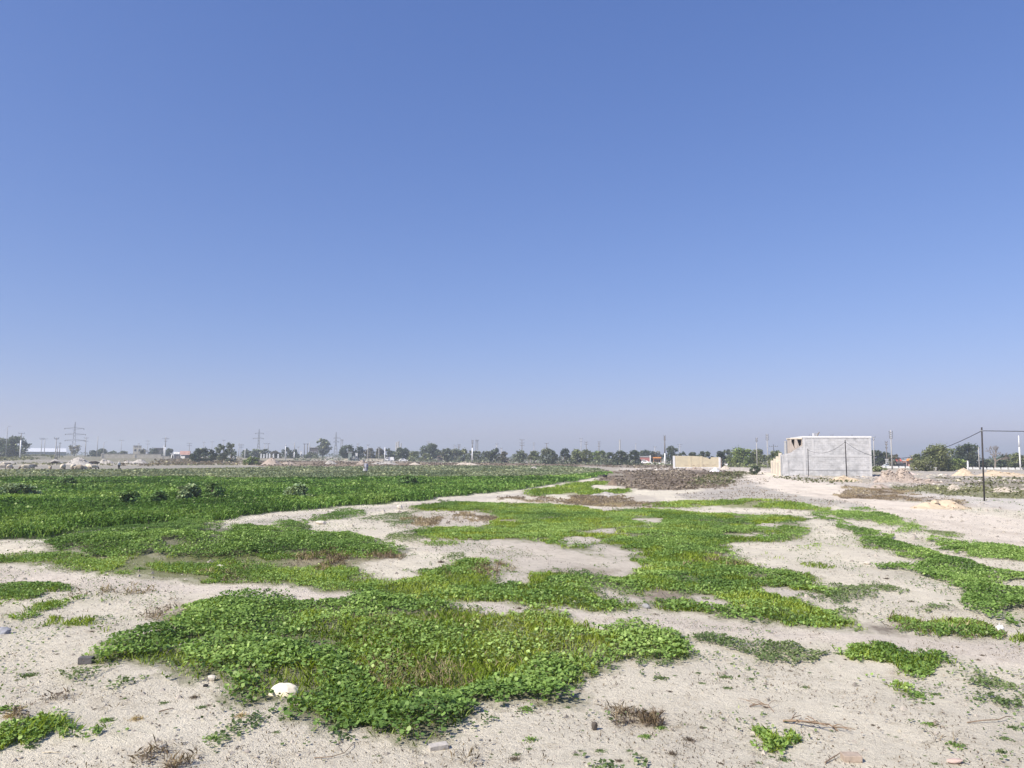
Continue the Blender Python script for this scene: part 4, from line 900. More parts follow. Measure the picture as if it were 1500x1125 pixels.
def mast(label, u, vtop, d, w_):
    p = at_dist(u, d); h = z_at(u, vtop, d) - p.z; root = empty('lattice_mast', p, .3, label, 'mast'); b = MB()
    for sx, sy in ((1, 1), (1, -1), (-1, -1), (-1, 1)): MB().tube([(sx * w_, sy * w_, 0), (sx * w_ * .8, sy * w_ * .8, h)], .12, 4).build('leg', STEEL, root)
    for k in range(14):
        a, c = h * k / 14, h * (k + 1) / 14
        for s in (1, -1): b.tube([(-w_, s * w_, a), (w_, s * w_, c)], .08, 4); b.tube([(s * w_, w_, a), (s * w_, -w_, c)], .08, 4)
    b.build('bracing', STEEL, root); MB().box((0, 0, h + .3), (w_ * 3, w_ * 3, .6)).build('top_platform', STEEL, root)
mast('hazy lattice mast with a flat head right of the tallest tree', 500.2, 645, 640, .8)
mast('slim lattice mast right of the pole with a white lower shaft', 698.4, 645.5, 560, .8)

# near poles with the sagging cable
def thin_pole(label, u, vb, vt, lean, r):
    p = ground_at(u, vb); d = math.hypot(p.x, p.y); h = z_at(u + lean, vt, d) - p.z
    q = ray(u + lean, vt); q = q / math.hypot(q[0], q[1]) * d; dx = Vector((q[0] - p.x, q[1] - p.y, 0))
    root = empty('cable_pole', p, 0, label, 'pole')
    MB().tube([(0, 0, -.3), (dx.x * .5, dx.y * .5, h * .5), (dx.x, dx.y, h)], [r, r, r * .9], 8).build('shaft', DARKSTEEL, root, smooth=True)
    m = MB(); m.tube([(dx.x, dx.y, h - .25), (dx.x, dx.y, h - .19)], r * 1.6, 8); m.build('cable_clamp', STEEL, root)
    m = MB(); m.tube([(0, 0, -.05), (0, 0, .04)], r * 2.6, 8); m.build('footing', CONCRETE, root)
    return p + Vector((dx.x, dx.y, h - .22))
t1 = thin_pole('short thin pole leaning against the sky before the low end of the concrete house', 1184.5, 698.6, 657, -1.2, .05)
t2 = thin_pole('tall thin tilted pole in front of the middle of the concrete house', 1240.5, 700, 644.8, -2.6, .07)
t3 = thin_pole('nearest thin dark pole, alone by the edge of the dirt road', 1442, 735, 626, -4, .05)
t4 = Vector((t3.x + 17, t3.y - 12, t3.z + .25))
def cable(label, a, b, sag, r=.022):
    pts = []
    for k in range(25):
        t = k / 24; p = a.lerp(b, t); pts.append((p.x, p.y, p.z - 4 * sag * t * (1 - t)))
    tag(MB().tube(pts, r, 5).build('overhead_cable', CABLE), label, 'cable')
cable('slack black cable between the two thin poles at the concrete house', t1, t2, .9)
cable('long sagging black cable from the tilted pole to the nearest thin pole', t2, t3, 2.0)
cable('black cable leaving the nearest thin pole towards the picture border', t3, t4, .25)
# ------------------------------------------------------------------ buildings and walls
def brick_wall_mat(name, c1, c2, mortar, bw, bh, stain=.25):
    m, nt, p = new_mat(name)
    tc = nd(nt, 'ShaderNodeTexCoord'); sp = nd(nt, 'ShaderNodeSeparateXYZ'); nt.links.new(tc.outputs['Object'], sp.inputs[0])
    ad = nd(nt, 'ShaderNodeMath', operation='ADD'); nt.links.new(sp.outputs[0], ad.inputs[0]); nt.links.new(sp.outputs[1], ad.inputs[1])
    cb = nd(nt, 'ShaderNodeCombineXYZ'); nt.links.new(ad.outputs[0], cb.inputs[0]); nt.links.new(sp.outputs[2], cb.inputs[1])
    b = nd(nt, 'ShaderNodeTexBrick'); nt.links.new(cb.outputs[0], b.inputs['Vector'])
    b.inputs['Color1'].default_value = (*c1, 1); b.inputs['Color2'].default_value = (*c2, 1); b.inputs['Mortar'].default_value = (*mortar, 1)
    b.inputs['Scale'].default_value = 1; b.inputs['Brick Width'].default_value = bw; b.inputs['Row Height'].default_value = bh; b.inputs['Mortar Size'].default_value = .03
    n = noise_of(nt, .7, 6, .7, tc.outputs['Object']); c = mixc(nt, 1.0, b.outputs[0], ramp(nt, n, [(.3, (1 - stain, 1 - stain * .95, 1 - stain * .9)), (.6, (1.05, 1.05, 1.05))]), 'MULTIPLY')
    n2 = noise_of(nt, 5, 5, .7, tc.outputs['Object']); c = mixc(nt, 1.0, c, ramp(nt, n2, [(.3, (.86, .86, .86)), (.55, (1, 1, 1))]), 'MULTIPLY')
    n3 = noise_of(nt, 1.6, 3, .5, tc.outputs['Object']); c = mixc(nt, 1.0, c, ramp(nt, n3, [(.34, (.86, .855, .845)), (.5, (1, 1, 1)), (.66, (1.1, 1.1, 1.1))]), 'MULTIPLY')
    nt.links.new(c, p.inputs['Base Color']); p.inputs['Roughness'].default_value = .95; p.inputs['Specular IOR Level'].default_value = .15
    return m
BLOCK = brick_wall_mat('concrete_block', (.475, .475, .48), (.41, .41, .415), (.50, .50, .505), .6, .3, .3)
CREAM = surf('cream_plaster', (.62, .56, .46), .95, .1, 1.5)
PINKISH = surf('pinkish_plaster', (.46, .405, .355), .95, .1, 1.5)
YELLOW = surf('yellow_plaster', (.58, .51, .36), .95, .09, .8, bump=.15)
BEAM = surf('concrete_beam', (.50, .50, .505), .95, .08, 2)
PARAPET = surf('white_parapet', (.70, .70, .70), .9, .05, 2)

# unfinished concrete house
A, B = at_dist(1143.5, 124), at_dist(1277, 127); A.z = B.z = min(A.z, B.z)
ax = (B - A); Lw = ax.length; rz = math.atan2(ax.y, ax.x)
house = empty('concrete_house', A, rz, 'two-storey unfinished house of grey concrete blocks with a stepped left end', 'house')
def s_of(u):          # distance along the front for a survey column
    q = ray(u, hor(u)); n = np.array([-ax.y, ax.x]); t = (n[0] * A.x + n[1] * A.y) / (n[0] * q[0] + n[1] * q[1])
    return ((q[0] * t - A.x) * ax.x + (q[1] * t - A.y) * ax.y) / Lw
def h_of(u, v):
    s = s_of(u); P = A + ax * (s / Lw); return z_at(u, v, math.hypot(P.x, P.y)) - A.z
s0, s1 = s_of(1177), s_of(1277); zt = h_of(1230, 641.2)
D = 9.0
MB().box(((s0 + s1) / 2, D / 2, zt / 2 - .2), (s1 - s0, D, zt + .4)).build('wall', BLOCK, house)
MB().box(((s0 + s1) / 2, D / 2, zt + .12), (s1 - s0 + .16, D + .16, .24)).build('parapet', PARAPET, house)
zb = h_of(1230, 668)
MB().box(((s0 + s1) / 2 + .6, -.012, zb), (s1 - s0 - 1.2, .05, .26)).build('tie_beam', BEAM, house)
MB().box((s0 + .18, -.015, zt / 2), (.3, .05, zt - .05)).build('column', BEAM, house)
MB().box((s_of(1191.5), -.015, (zt + zb) / 2 + .1), (.3, .05, zt - zb - .4)).build('column', BEAM, house)
MB().box((s1 - .18, -.015, zt / 2), (.3, .05, zt - .05)).build('column', BEAM, house)
lo = MB().prism([(0, -.4), (s0 - .003, -.4), (s0 - .003, h_of(1177, 653)), (s_of(1170), h_of(1170, 656)), (s_of(1163), h_of(1163, 660.2)), (s_of(1159.5), h_of(1159, 663)), (s_of(1152), h_of(1152, 665)), (0, h_of(1143, 666))], 0, .25)
lo.build('stepped_wall', BLOCK, house)
zu = h_of(1168, 643.2)                                      # set-back stair head, two dark triangles left by slanted infill before a near-black wall
x0, x1 = s_of(1159.0), s0 + .02
for k, (ua, ub) in enumerate(((1159.3, 1161.2), (1166, 1169.8), (1176.4, 1178.0))):
    a, b = s_of(ua), s_of(ub); MB().box(((a + b) / 2, 1.05, zu / 2), (b - a, .9, zu)).build('pier', PINKISH, house)
MB().prism([(s_of(1161.1), 0), (s_of(1166.1), 0), (s_of(1166.1), h_of(1166, 658)), (s_of(1161.1), h_of(1161, 646.5))], .62, 1.4).build('infill_wall', PINKISH, house)
MB().prism([(s_of(1169.7), 0), (s_of(1176.5), 0), (s_of(1176.5), h_of(1176, 652)), (s_of(1172.5), h_of(1172, 653.5)), (s_of(1169.7), h_of(1170, 644.5))], .62, 1.4).build('infill_wall', PINKISH, house)
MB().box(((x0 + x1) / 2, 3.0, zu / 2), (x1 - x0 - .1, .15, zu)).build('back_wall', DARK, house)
MB().box((x0 + .1, 2.2, zu / 2), (.15, 1.4, zu)).build('side_wall', PINKISH, house)
MB().box(((x0 + x1) / 2 - .02, 1.85, zu + .09), (x1 - x0 + .1, 2.6, .18)).build('roof_slab', CREAM, house)
MB().box((s_of(1200), 2, zt + .5), (.9, .25, .5), rz=.5).build('roof_block', BEAM, house)
MB().tube([(s_of(1202), 2, zt + .25), (s_of(1206), 2, zt + .95)], .09, 5).build('roof_beam', WOODPOLE, house)
for u in (1187, 1190, 1196, 1219, 1222, 1250):
    MB().tube([(s_of(u), .4, zt + .2), (s_of(u) + .05, .4, zt + .2 + random.uniform(.25, .5))], .018, 4).build('rebar', DARKSTEEL, house)
for u, va, vb_ in ((1144.6, 668, 695), (1155, 674, 696)):
    MB().box((s_of(u), -.01, (h_of(u, va) + h_of(u, vb_)) / 2), (.07, .04, h_of(u, va) - h_of(u, vb_))).build('downpipe', STEEL, house)
MB().box((s_of(1215), -.02, h_of(1215, 689)), (s_of(1276) - s_of(1160), .03, .05)).build('ledge', STEEL, house)
# cream yard wall running back from the low end
E = ground_at(1130.8, 691.5)
va = (E - A); Ly = math.hypot(va.x, va.y)
yard = empty('yard_wall', A + Vector((0, 0, 0)), math.atan2(va.y, va.x), 'cream plastered yard wall with pillars running back from the low end of the concrete house', 'wall')
zy = z_at(1131, 675, math.hypot(E.x, E.y)) - E.z
MB().box((Ly / 2 + .3, 0, zy * .42), (Ly - .6, .2, zy * .9)).build('panel', CREAM, yard)
for t, h in ((.05, 3.6), (.33, 3.1), (.62, 2.7), (.98, zy + .1)):
    MB().box((Ly * t + .2, -.02, h / 2 - .1), (.5, .45, h)).build('pillar', CREAM, yard)

# broken yellow wall
A2, B2 = ground_at(986.6, 685.8), ground_at(1055.5, 686.3); A2.z = B2.z = min(A2.z, B2.z)
ax2 = B2 - A2; L2 = math.hypot(ax2.x, ax2.y); d2 = math.hypot(A2.x, A2.y); h2 = z_at(990, 667.6, d2) - A2.z
yw = empty('yellow_wall', A2, math.atan2(ax2.y, ax2.x), 'long broken yellow plastered wall with a notched top and faded red scrawl', 'wall')
def X(u): return (u - 986.6) / (1055.5 - 986.6) * L2
def Z(v): return h2 * (685.8 - v) / (685.8 - 667.6)
outline = [(0, -.3), (L2, -.3), (L2, Z(669.4)), (X(1050), Z(669.2)), (X(1042.2), Z(669.4)), (X(1041.8), Z(671.8)), (X(1039), Z(672.2)), (X(1037.6), Z(670.4)), (X(1033), Z(669.6)), (X(1029.5), Z(668.9)), (X(1028.8), Z(669.6)), (X(1027.4), Z(668.4)), (X(1017), Z(667.9)), (0, Z(667.6))]
MB().prism(outline, 0, .3).build('wall_face', YELLOW, yw)
for u, c in ((987.4, PARAPET), (1010.8, YELLOW), (1027.8, YELLOW), (1054.2, PARAPET)):
    hh2 = Z(668.0) if u < 1030 else Z(669.6); MB().box((X(u), -.03, hh2 / 2), (.5, .08, hh2)).build('pilaster', c, yw)
MB().box((L2 / 2, -.05, Z(684.6)), (L2 - .6, .1, .25)).build('plinth', PARAPET, yw)
MB().box((L2 + .15, 2.8, h2 * .40), (.3, 5.6, h2 * .8)).build('return_wall', surf('shaded_end_wall', (.26, .19, .15), .95, .2, 3), yw)  # dark brown puts the shade on this end into its colour
SCR = surf('faded_red_paint', (.36, .24, .17), .95, .2, 6)
sc_ = MB(); rs = random.Random(4)
for u0, u1, v, n in ((1002, 1019, 681.3, 12), (1021, 1040, 680.6, 16), (1021, 1036, 683.2, 10), (1043, 1048, 680.8, 3)):
    for k in range(n):
        u = u0 + (u1 - u0) * (k + rs.uniform(.1, .7)) / n
        sc_.box((X(u), -.012, Z(v + rs.uniform(-.5, .5))), (rs.uniform(.05, .22), .016, rs.uniform(.05, .16)))
sc_.build('faded_scrawl', SCR, yw)

def block(label, u0, u1, vtop, d, m, roof=None, name='house', cat='house', depth=6, windows=(), rz=0.0, doors=(), vb=None):
    p = at_dist(u0, d); q = at_dist(u1, d); h = z_at((u0 + u1) / 2, vtop, d) - p.z; w_ = (q - p).length
    c = (p + q) / 2; c.z = min(p.z, q.z) - .3; h += .3
    root = empty(name, c, math.atan2(q.y - p.y, q.x - p.x) + rz, label, cat)
    MB().box((0, depth / 2, h / 2), (w_, depth, h)).build('wall', m, root)
    if roof == 'flat': MB().box((0, depth / 2, h + .12), (w_ + .5, depth + .5, .24)).build('roof', BEAM, root)
    elif roof:
        rm, rh = roof
        MB().add([(-w_ / 2 - .3, -.3, h + .01), (w_ / 2 + .3, -.3, h + .01), (w_ / 2 + .3, depth + .3, h + .01), (-w_ / 2 - .3, depth + .3, h + .01), (-w_ / 2 - .3, depth / 2, h + rh), (w_ / 2 + .3, depth / 2, h + rh)],
                 [(0, 1, 5, 4), (2, 3, 4, 5), (0, 4, 3), (1, 2, 5), (3, 2, 1, 0)]).build('roof', rm, root)
    for fx, fz, ww, wh in windows:
        f = MB().box((fx * w_, -.02, fz * h), (ww + .2, .08, wh + .2)).build('window', WHITE, root)
        MB().box((fx * w_, -.05, fz * h), (ww, .06, wh)).build('pane', GLASS, f)
    for fx, ww, wh in doors:
        MB().box((fx * w_, -.03, wh / 2 + .3), (ww, .1, wh)).build('door', DARK, root)
    return root
BEIGE = surf('beige_render', (.64, .585, .47), .95, .12, .7)
GREYW = surf('grey_render', (.36, .36, .36), .95, .12, .7)
DARKW = surf('dark_brick', (.13, .12, .12), .95, .15, .7)
REDR = surf('red_sheet_roof', (.50, .09, .08), .7, .1, 1)
ORANGE = surf('orange_sheet', (.62, .26, .07), .7, .1, 1)
PINK = surf('pink_cladding', (.58, .36, .31), .9, .08, .8)
METAL = surf('white_metal_roof', (.64, .66, .69), .5, .05, 1)
GREENW = surf('grey_green_sheet', (.25, .29, .26), .8, .1, 1)
def shed():
    p = at_dist(34.5, 700); q = at_dist(97, 700); w_ = (q - p).length; c = (p + q) / 2; c.z = min(p.z, q.z)
    root = empty('long_shed', c, math.atan2(q.y - p.y, q.x - p.x), 'long low shed with a bright white metal roof behind the sheep', 'shed')
    h1, h2_ = z_at(60, 661.8, 700) - c.z, z_at(60, 656.6, 720) - c.z
    MB().box((0, 9, h1 / 2), (w_, 18, h1)).build('wall', GREENW, root)
    MB().add([(-w_ / 2, -.5, h1 + .02), (w_ / 2, -.5, h1 + .02), (w_ / 2, 18.5, h1 + .02), (-w_ / 2, 18.5, h1 + .02), (-w_ / 2, 9, h2_), (w_ / 2, 9, h2_)], [(0, 1, 5, 4), (2, 3, 4, 5), (0, 4, 3), (1, 2, 5), (3, 2, 1, 0)]).build('roof', METAL, root)
shed()
block('beige block house with a flat roof on the left horizon', 194.7, 206.7, 653, 520, BEIGE, 'flat', windows=[(-.25, .62, 1.1, 1.2), (.22, .62, 1.1, 1.2)])
block('flat-roofed dark house flanked by two dark trees', 224.5, 240.5, 656.5, 500, DARKW, 'flat', windows=[(-.2, .6, 1, 1), (.2, .6, 1, 1)])
block('tiny white hut with a dark window left of the tall white-footed pole', 213.2, 217.2, 661, 430, WHITE, 'flat', depth=2, windows=[(.05, .6, .6, .6)], name='hut', cat='hut')
def long_wall(label, u0, u1, v, d, m, th=.3, name='boundary_wall'):
    p, q = at_dist(u0, d), at_dist(u1, d); h = z_at((u0 + u1) / 2, v, d) - min(p.z, q.z); w_ = (q - p).length; c = (p + q) / 2; c.z = min(p.z, q.z)
    root = empty(name, c, math.atan2(q.y - p.y, q.x - p.x), label, 'wall')
    MB().box((0, 0, h / 2 - .2), (w_, th, h + .4)).build('wall_face', m, root); MB().box((0, 0, h + .06), (w_ + .1, th + .12, .12)).build('coping', m, root)
    for k in range(int(w_ / 14) + 1): MB().box((-w_ / 2 + 14 * k + .3, -.05, h / 2), (.4, th + .2, h + .15)).build('pillar', m, root)
long_wall('long low beige wall below the beige block house', 148, 236, 665.2, 410, BEIGE)
long_wall('short white kerb wall at the foot of the tall white-footed pole', 236.5, 248, 668.6, 400, CREAM)
long_wall('low pale wall under the dome-shaped trees and thin poles', 500, 562, 672.0, 378, CREAM)
long_wall('low pale wall behind the heaps, below the gate pillars', 345, 470, 671.5, 388, BEIGE)
block('narrow white kiosk left of the dark shop doorway', 250.6, 254.8, 665, 400, WHITE, 'flat', depth=2, rz=-.45, doors=[(.1, .7, 1.6)], name='kiosk', cat='kiosk')
sh = block('shop with a pink fascia and dark open front', 264.5, 279.5, 666.2, 402, DARKW, None, depth=5, rz=-.4, name='shop', cat='shop')
p = at_dist(264.5, 400); q = at_dist(279.5, 400); w_ = (q - p).length; hs = z_at(272, 660.6, 400) - z_at(272, 666.2, 400); zz = z_at(272, 663.4, 400) - sh.location.z
MB().box((0, -.55, zz), (w_ + .3, .9, hs)).build('fascia', PINK, sh)
MB().box((-w_ * .24, -.35, 1.1), (w_ * .42, .3, 1.5)).build('counter', WHITE, sh)
MB().box((w_ * .62, .6, 1.3), (w_ * .2, 1.5, 2.6)).build('side_pier', CREAM, sh)
MB().box((w_ * .62, .3, 2.7), (w_ * .42, 2.2, .3)).build('canopy', CREAM, sh)
sg = empty('signboard', at_dist(258.7, 399), math.atan2(-at_dist(258.7, 399).x, at_dist(258.7, 399).y) - .5, 'bright white signboard raised over the dark doorway beside the pink shop', 'sign')
zs = z_at(258.7, 663.6, 399) - sg.location.z; ws = 9.2 * 399 * .9 / F
MB().box((0, 0, zs), (ws, .25, 1.0)).build('board', WHITE, sg)
for s in (-.4, .4): MB().tube([(s * ws, 0, -.2), (s * ws, 0, zs - .5)], .08, 5).build('post', STEEL, sg)
MB().box((0, .9, 1.0), (ws * .62, .9, 2.1)).build('booth', DARKW, sg)
tx = MB()
for k in range(6): tx.box((-ws * .2 + ws * .09 * k, -.135, zs + (.05 if k % 2 else -.05)), (ws * .06, .02, .22))
tx.build('lettering', GREYW, sg)
block('dark square house left of the tallest tree', 453, 465.5, 655.8, 440, DARKW, 'flat', windows=[(-.25, .6, 1, 1), (.2, .6, 1, 1)])
def tower(label, u, w_, vt, d, m, name='gate_tower', cat='tower'):
    p = at_dist(u, d); h = z_at(u, vt, d) - p.z; W_ = w_ * d * .9 / F; root = empty(name, p, math.atan2(-p.x, p.y), label, cat)
    MB().box((0, 0, h / 2 - .1), (W_, W_, h + .2), top=.92).build('shaft', m, root); MB().box((0, 0, h + .1), (W_ * 1.15, W_ * 1.15, .3)).build('cap', m, root)
    MB().box((W_ * .1, -W_ * .5, h * .55), (W_ * .35, .1, h * .3)).build('opening', DARK, root)
tower('white gate tower left of three dark poles', 441, 3.2, 661.3, 400, WHITE)
tower('white pillar in front of the dark dome-shaped tree', 522.2, 3.4, 664.5, 376, WHITE, 'pillar', 'pillar')
block('small grey-green hut under the dome-shaped tree', 510, 515.2, 662.5, 374, GREENW, 'flat', depth=3, name='hut', cat='hut', doors=[(.2, .6, 1.7)])
tp = None
for u in (382.5, 386.5, 391, 395, 400.5, 407.5):
    p = at_dist(u, 395); t = empty('gate_pillar', p, math.atan2(-p.x, p.y), 'white square gate pillar in the row below the middle lattice pylon', 'pillar', 'white gate pillars')
    hh = z_at(u, 664.5 + (u % 3) * .6, 395) - p.z
    MB().box((0, 0, hh / 2), (.7, .7, hh)).build('shaft', WHITE, t); MB().box((0, 0, hh + .12), (.9, .9, .24), top=.3).build('cap', WHITE, t)
def shelter(label, u0, u1, vt, d, m, post=WOODPOLE):
    p, q = at_dist(u0, d), at_dist(u1, d); c = (p + q) / 2; h = z_at((u0 + u1) / 2, vt, d) - c.z; w_ = (q - p).length
    root = empty('shelter', c, math.atan2(q.y - p.y, q.x - p.x), label, 'shelter')
    MB().box((0, 1.2, h), (w_, 3, .3)).build('roof', m, root)
    for sx in (-.45, .45):
        for y_ in (0, 2.4): MB().box((sx * w_, y_, h / 2 - .1), (.18, .18, h - .1)).build('post', post, root)
    MB().box((0, 2.4, h * .4), (w_ * .9, .1, h * .6)).build('back_panel', DARKW, root)
shelter('small brown-roofed shelter in the middle of the tree belt', 640.5, 649, 668.3, 350, surf('brown_sheet', (.20, .13, .10), .9, .1))
block('low red-walled shed beside the parked cars', 937.5, 953, 669.5, 345, surf('red_wall', (.34, .13, .12), .9, .12), 'flat', depth=4, windows=[(-.2, .5, 1, .9)], name='shed', cat='shed')
hut = block('orange-topped hut with three bright doorways left of the yellow wall', 957, 968, 671, 335, surf('orange_wall', (.45, .25, .14), .9, .1), None, depth=4, doors=[(-.3, .8, 1.8), (0, .8, 1.8), (.3, .8, 1.8)], name='hut', cat='hut')
MB().box((0, 1.5, 3.0), (3.6, 4.8, .5)).build('roof', ORANGE, hut)
def kiosk(label, u0, u1, vw, vt, d, wm, rm):
    p, q = at_dist(u0, d), at_dist(u1, d); c = (p + q) / 2; c.z = min(p.z, q.z); w_ = (q - p).length; h = z_at((u0 + u1) / 2, vw, d) - c.z; ht = z_at((u0 + u1) / 2, vt, d) - c.z
    root = empty('roadside_kiosk', c, math.atan2(q.y - p.y, q.x - p.x), label, 'kiosk')
    MB().box((0, 2, h / 2), (w_ * .96, 3, h)).build('wall', wm, root)
    for k in (-.3, .05, .36): MB().box((k * w_, .46, h * .38), (w_ * .14, .1, h * .75)).build('door', DARK, root)
    MB().add([(-w_ / 2, -.6, h + .01), (w_ / 2, -.6, h + .01), (w_ / 2, 4, h + .01), (-w_ / 2, 4, h + .01), (-w_ * .36, .9, ht), (w_ * .36, .9, ht), (w_ * .36, 2.6, ht), (-w_ * .36, 2.6, ht)],
             [(0, 1, 5, 4), (1, 2, 6, 5), (2, 3, 7, 6), (3, 0, 4, 7), (4, 5, 6, 7), (3, 2, 1, 0)]).build('roof', rm, root)
    for k in (-.47, .47): MB().tube([(k * w_, -.5, 0), (k * w_, -.5, h)], .08, 5).build('post', STEEL, root)
kiosk('red-roofed roadside kiosk behind the dark parked car', 1311, 1321, 675.5, 671.7, 262, PARAPET, REDR)
kiosk('orange-roofed roadside kiosk right of the red-roofed one', 1327, 1337.5, 675, 671.8, 262, PINK, ORANGE)
block('white low wall block between the red-roofed and orange-roofed kiosks', 1321.3, 1326.6, 675, 264, PINK, 'flat', depth=3, doors=[(.2, .8, 1.6)], name='kiosk_annex', cat='kiosk')
tower('grey-white square gatepost left of the slender concrete pole', 1299, 4, 673.5, 255, GREYW, 'gatepost', 'pillar')
# white blocks along the road edge
bp = empty('road_barrier', (0, 0, 0), 0, 'white concrete block in the broken line along the far road edge', 'barrier', 'white blocks along the far road')
prof = [(-.3, 0), (.3, 0), (.3, .12), (.14, .3), (.11, .58), (-.11, .58), (-.14, .3), (-.3, .12)]
mbk = MB(); n = len(prof); vs = [(-.68, y_, z) for y_, z in prof] + [(.68, y_, z) for y_, z in prof]
mbk.add(vs, [tuple(range(n)), tuple(range(2 * n - 1, n - 1, -1))] + [(i, (i + 1) % n, n + (i + 1) % n, n + i) for i in range(n)])
mbk.build('body', surf('weathered_white', (.52, .52, .51), .9, .12, 2), bp)
MB().box((-.35, 0, .61), (.3, .06, .1)).build('lifting_loop', STEEL, bp); MB().box((.35, 0, .61), (.3, .06, .1)).build('lifting_loop', STEEL, bp)
# two straight runs: behind the yellow wall and along the right half
runs = [(953, 679.3, 986, 679.8, 6), (1062, 681.6, 1100, 682.2, 7), (1279, 685.6, 1530, 688.2, 25)]
first = True
for u0, v0, u1, v1, n in runs:
    P0, P1 = ground_at(u0, v0), ground_at(u1, v1); rzz = math.atan2(P1.y - P0.y, P1.x - P0.x)
    for k in range(n):
        o = bp if first else copy_tree(bp); first = False
        q = P0.lerp(P1, (k + .5) / n); q.z = float(terrain(q.x, q.y)) - .02; o.location = q; o.rotation_euler = (0, 0, rzz + random.uniform(-.03, .03))
# ------------------------------------------------------------------ heaps, rubble, stones
EARTH = surf('pale_earth', (.52, .46, .38), .95, .14, 2.2, bump=.5)
SANDY = surf('sandy_earth', (.56, .46, .33), .95, .14, 2.2, bump=.5)
GRAVEL = surf('pinkish_gravel', (.43, .36, .30), .95, .22, 5, bump=.6)
GREYEARTH = surf('grey_earth', (.42, .395, .36), .95, .18, 3, bump=.5)
BROWNEARTH = surf('brown_earth', (.24, .185, .14), .95, .2, 3, bump=.5)
STONE = surf('pale_stone', (.60, .55, .47), .9, .12, 6, bump=.3)
def rock_data(seed, sub=2, flat=.8, sharp=.25):
    bm = bmesh.new(); bmesh.ops.create_icosphere(bm, subdivisions=sub, radius=1.0); g = np.random.default_rng(seed)
    cuts = [(g.normal(0, 1, 3), g.uniform(.45, .85)) for _ in range(9)]
    for v in bm.verts:
        p = np.array(v.co)
        for n, dd in cuts:
            n = n / np.linalg.norm(n); e = p.dot(n) - dd
            if e > 0: p = p - n * e * (1 - sharp)
        p = p * (1 + .07 * math.sin(p[0] * 7 + seed) * math.cos(p[1] * 6 - seed)); p[2] *= flat; v.co = p
    V = [tuple(v.co) for v in bm.verts]; Fc = [tuple(x.index for x in f.verts) for f in bm.faces]; bm.free(); return V, Fc
def rock(label, u, v, wpx, hpx, m=STONE, seed=1, name='stone', cat='stone', rz=0.0, flat=.8, sink=.15, group=None, sub=2):
    p = ground_at(u, v - hpx * .25); w_ = wpx * p.y / F / 2; h = hpx * p.y / F * .75
    V, Fc = rock_data(seed, sub, 1.0); zmin = min(q[2] for q in V); zmax = max(q[2] for q in V)
    xm = max(abs(q[0]) for q in V)
    V = [(q[0] / xm * w_, q[1] / xm * w_ * .7, (q[2] - zmin) / (zmax - zmin) * h * (1 + sink) - sink * h) for q in V]
    b = MB(); b.add(V, Fc); o = b.build(name, m, None, p); o.rotation_euler = (0, 0, rz); return tag(o, label, cat, group)
def heap(label, u, v, wpx, hpx, m, seed, peaks=1, rocks=40, name='earth_heap', cat='heap', depth=.55, rsz=.05, group=None):
    p = ground_at(u, v); w_ = 1.12 * wpx * p.y / F / 2; h = 1.1 * hpx * p.y / F; g = np.random.default_rng(seed)
    nr, na = 16, 40; V = []; Fc = []
    pk = [(g.uniform(-.45, .45) if peaks > 1 else g.uniform(-.12, .12), g.uniform(-.2, .2), g.uniform(.6, 1.0)) for _ in range(peaks)]; pk[0] = (pk[0][0], pk[0][1], 1.0)
    def hz(a, b):
        s = max(k * math.exp(-((a - x) ** 2 + (b - y_) ** 2) * (1.9 if peaks == 1 else 4.2)) for x, y_, k in pk)
        r = math.hypot(a, b); e = max(0, 1 - r ** 3)
        return (s * .92 + .10 * float(fbm(a * 3 + seed, b * 3, seed, 3)) + .07 * float(vnoise(a * 11, b * 11, seed))) * e
    for i in range(nr + 1):
        for j in range(na):
            t = 2 * math.pi * j / na; r = i / nr * (1 + .15 * float(vnoise(math.cos(t) * 2 + seed, math.sin(t) * 2, 4)))
            a, b = r * math.cos(t), r * math.sin(t); X_, Y_ = a * w_, b * w_ * depth
            gz = float(terrain(p.x + X_, p.y + Y_)) - p.z
            V.append((X_, Y_, gz + max(hz(a, b), 0) * h - (.03 if i == nr else 0)))
    for i in range(nr):
        for j in range(na): Fc.append((i * na + j, (i + 1) * na + j, (i + 1) * na + (j + 1) % na, i * na + (j + 1) % na))
    b = MB(); b.add(V, Fc)
    for k in range(rocks):
        a, c = g.normal(0, .42, 2)
        if math.hypot(a, c) > 1.05: continue
        s = w_ * rsz * g.lognormal(-.2, .5); RV, RF = rock_data(int(g.integers(1, 60)), 1)
        z0 = float(terrain(p.x + a * w_, p.y + c * w_ * depth)) - p.z + max(hz(a, c), 0) * h
        b.add([(q[0] * s + a * w_, q[1] * s + c * w_ * depth, q[2] * s * .7 + z0 + s * .2) for q in RV], RF)
    o = b.build(name, m, None, p, smooth=False); return tag(o, label, cat, group)
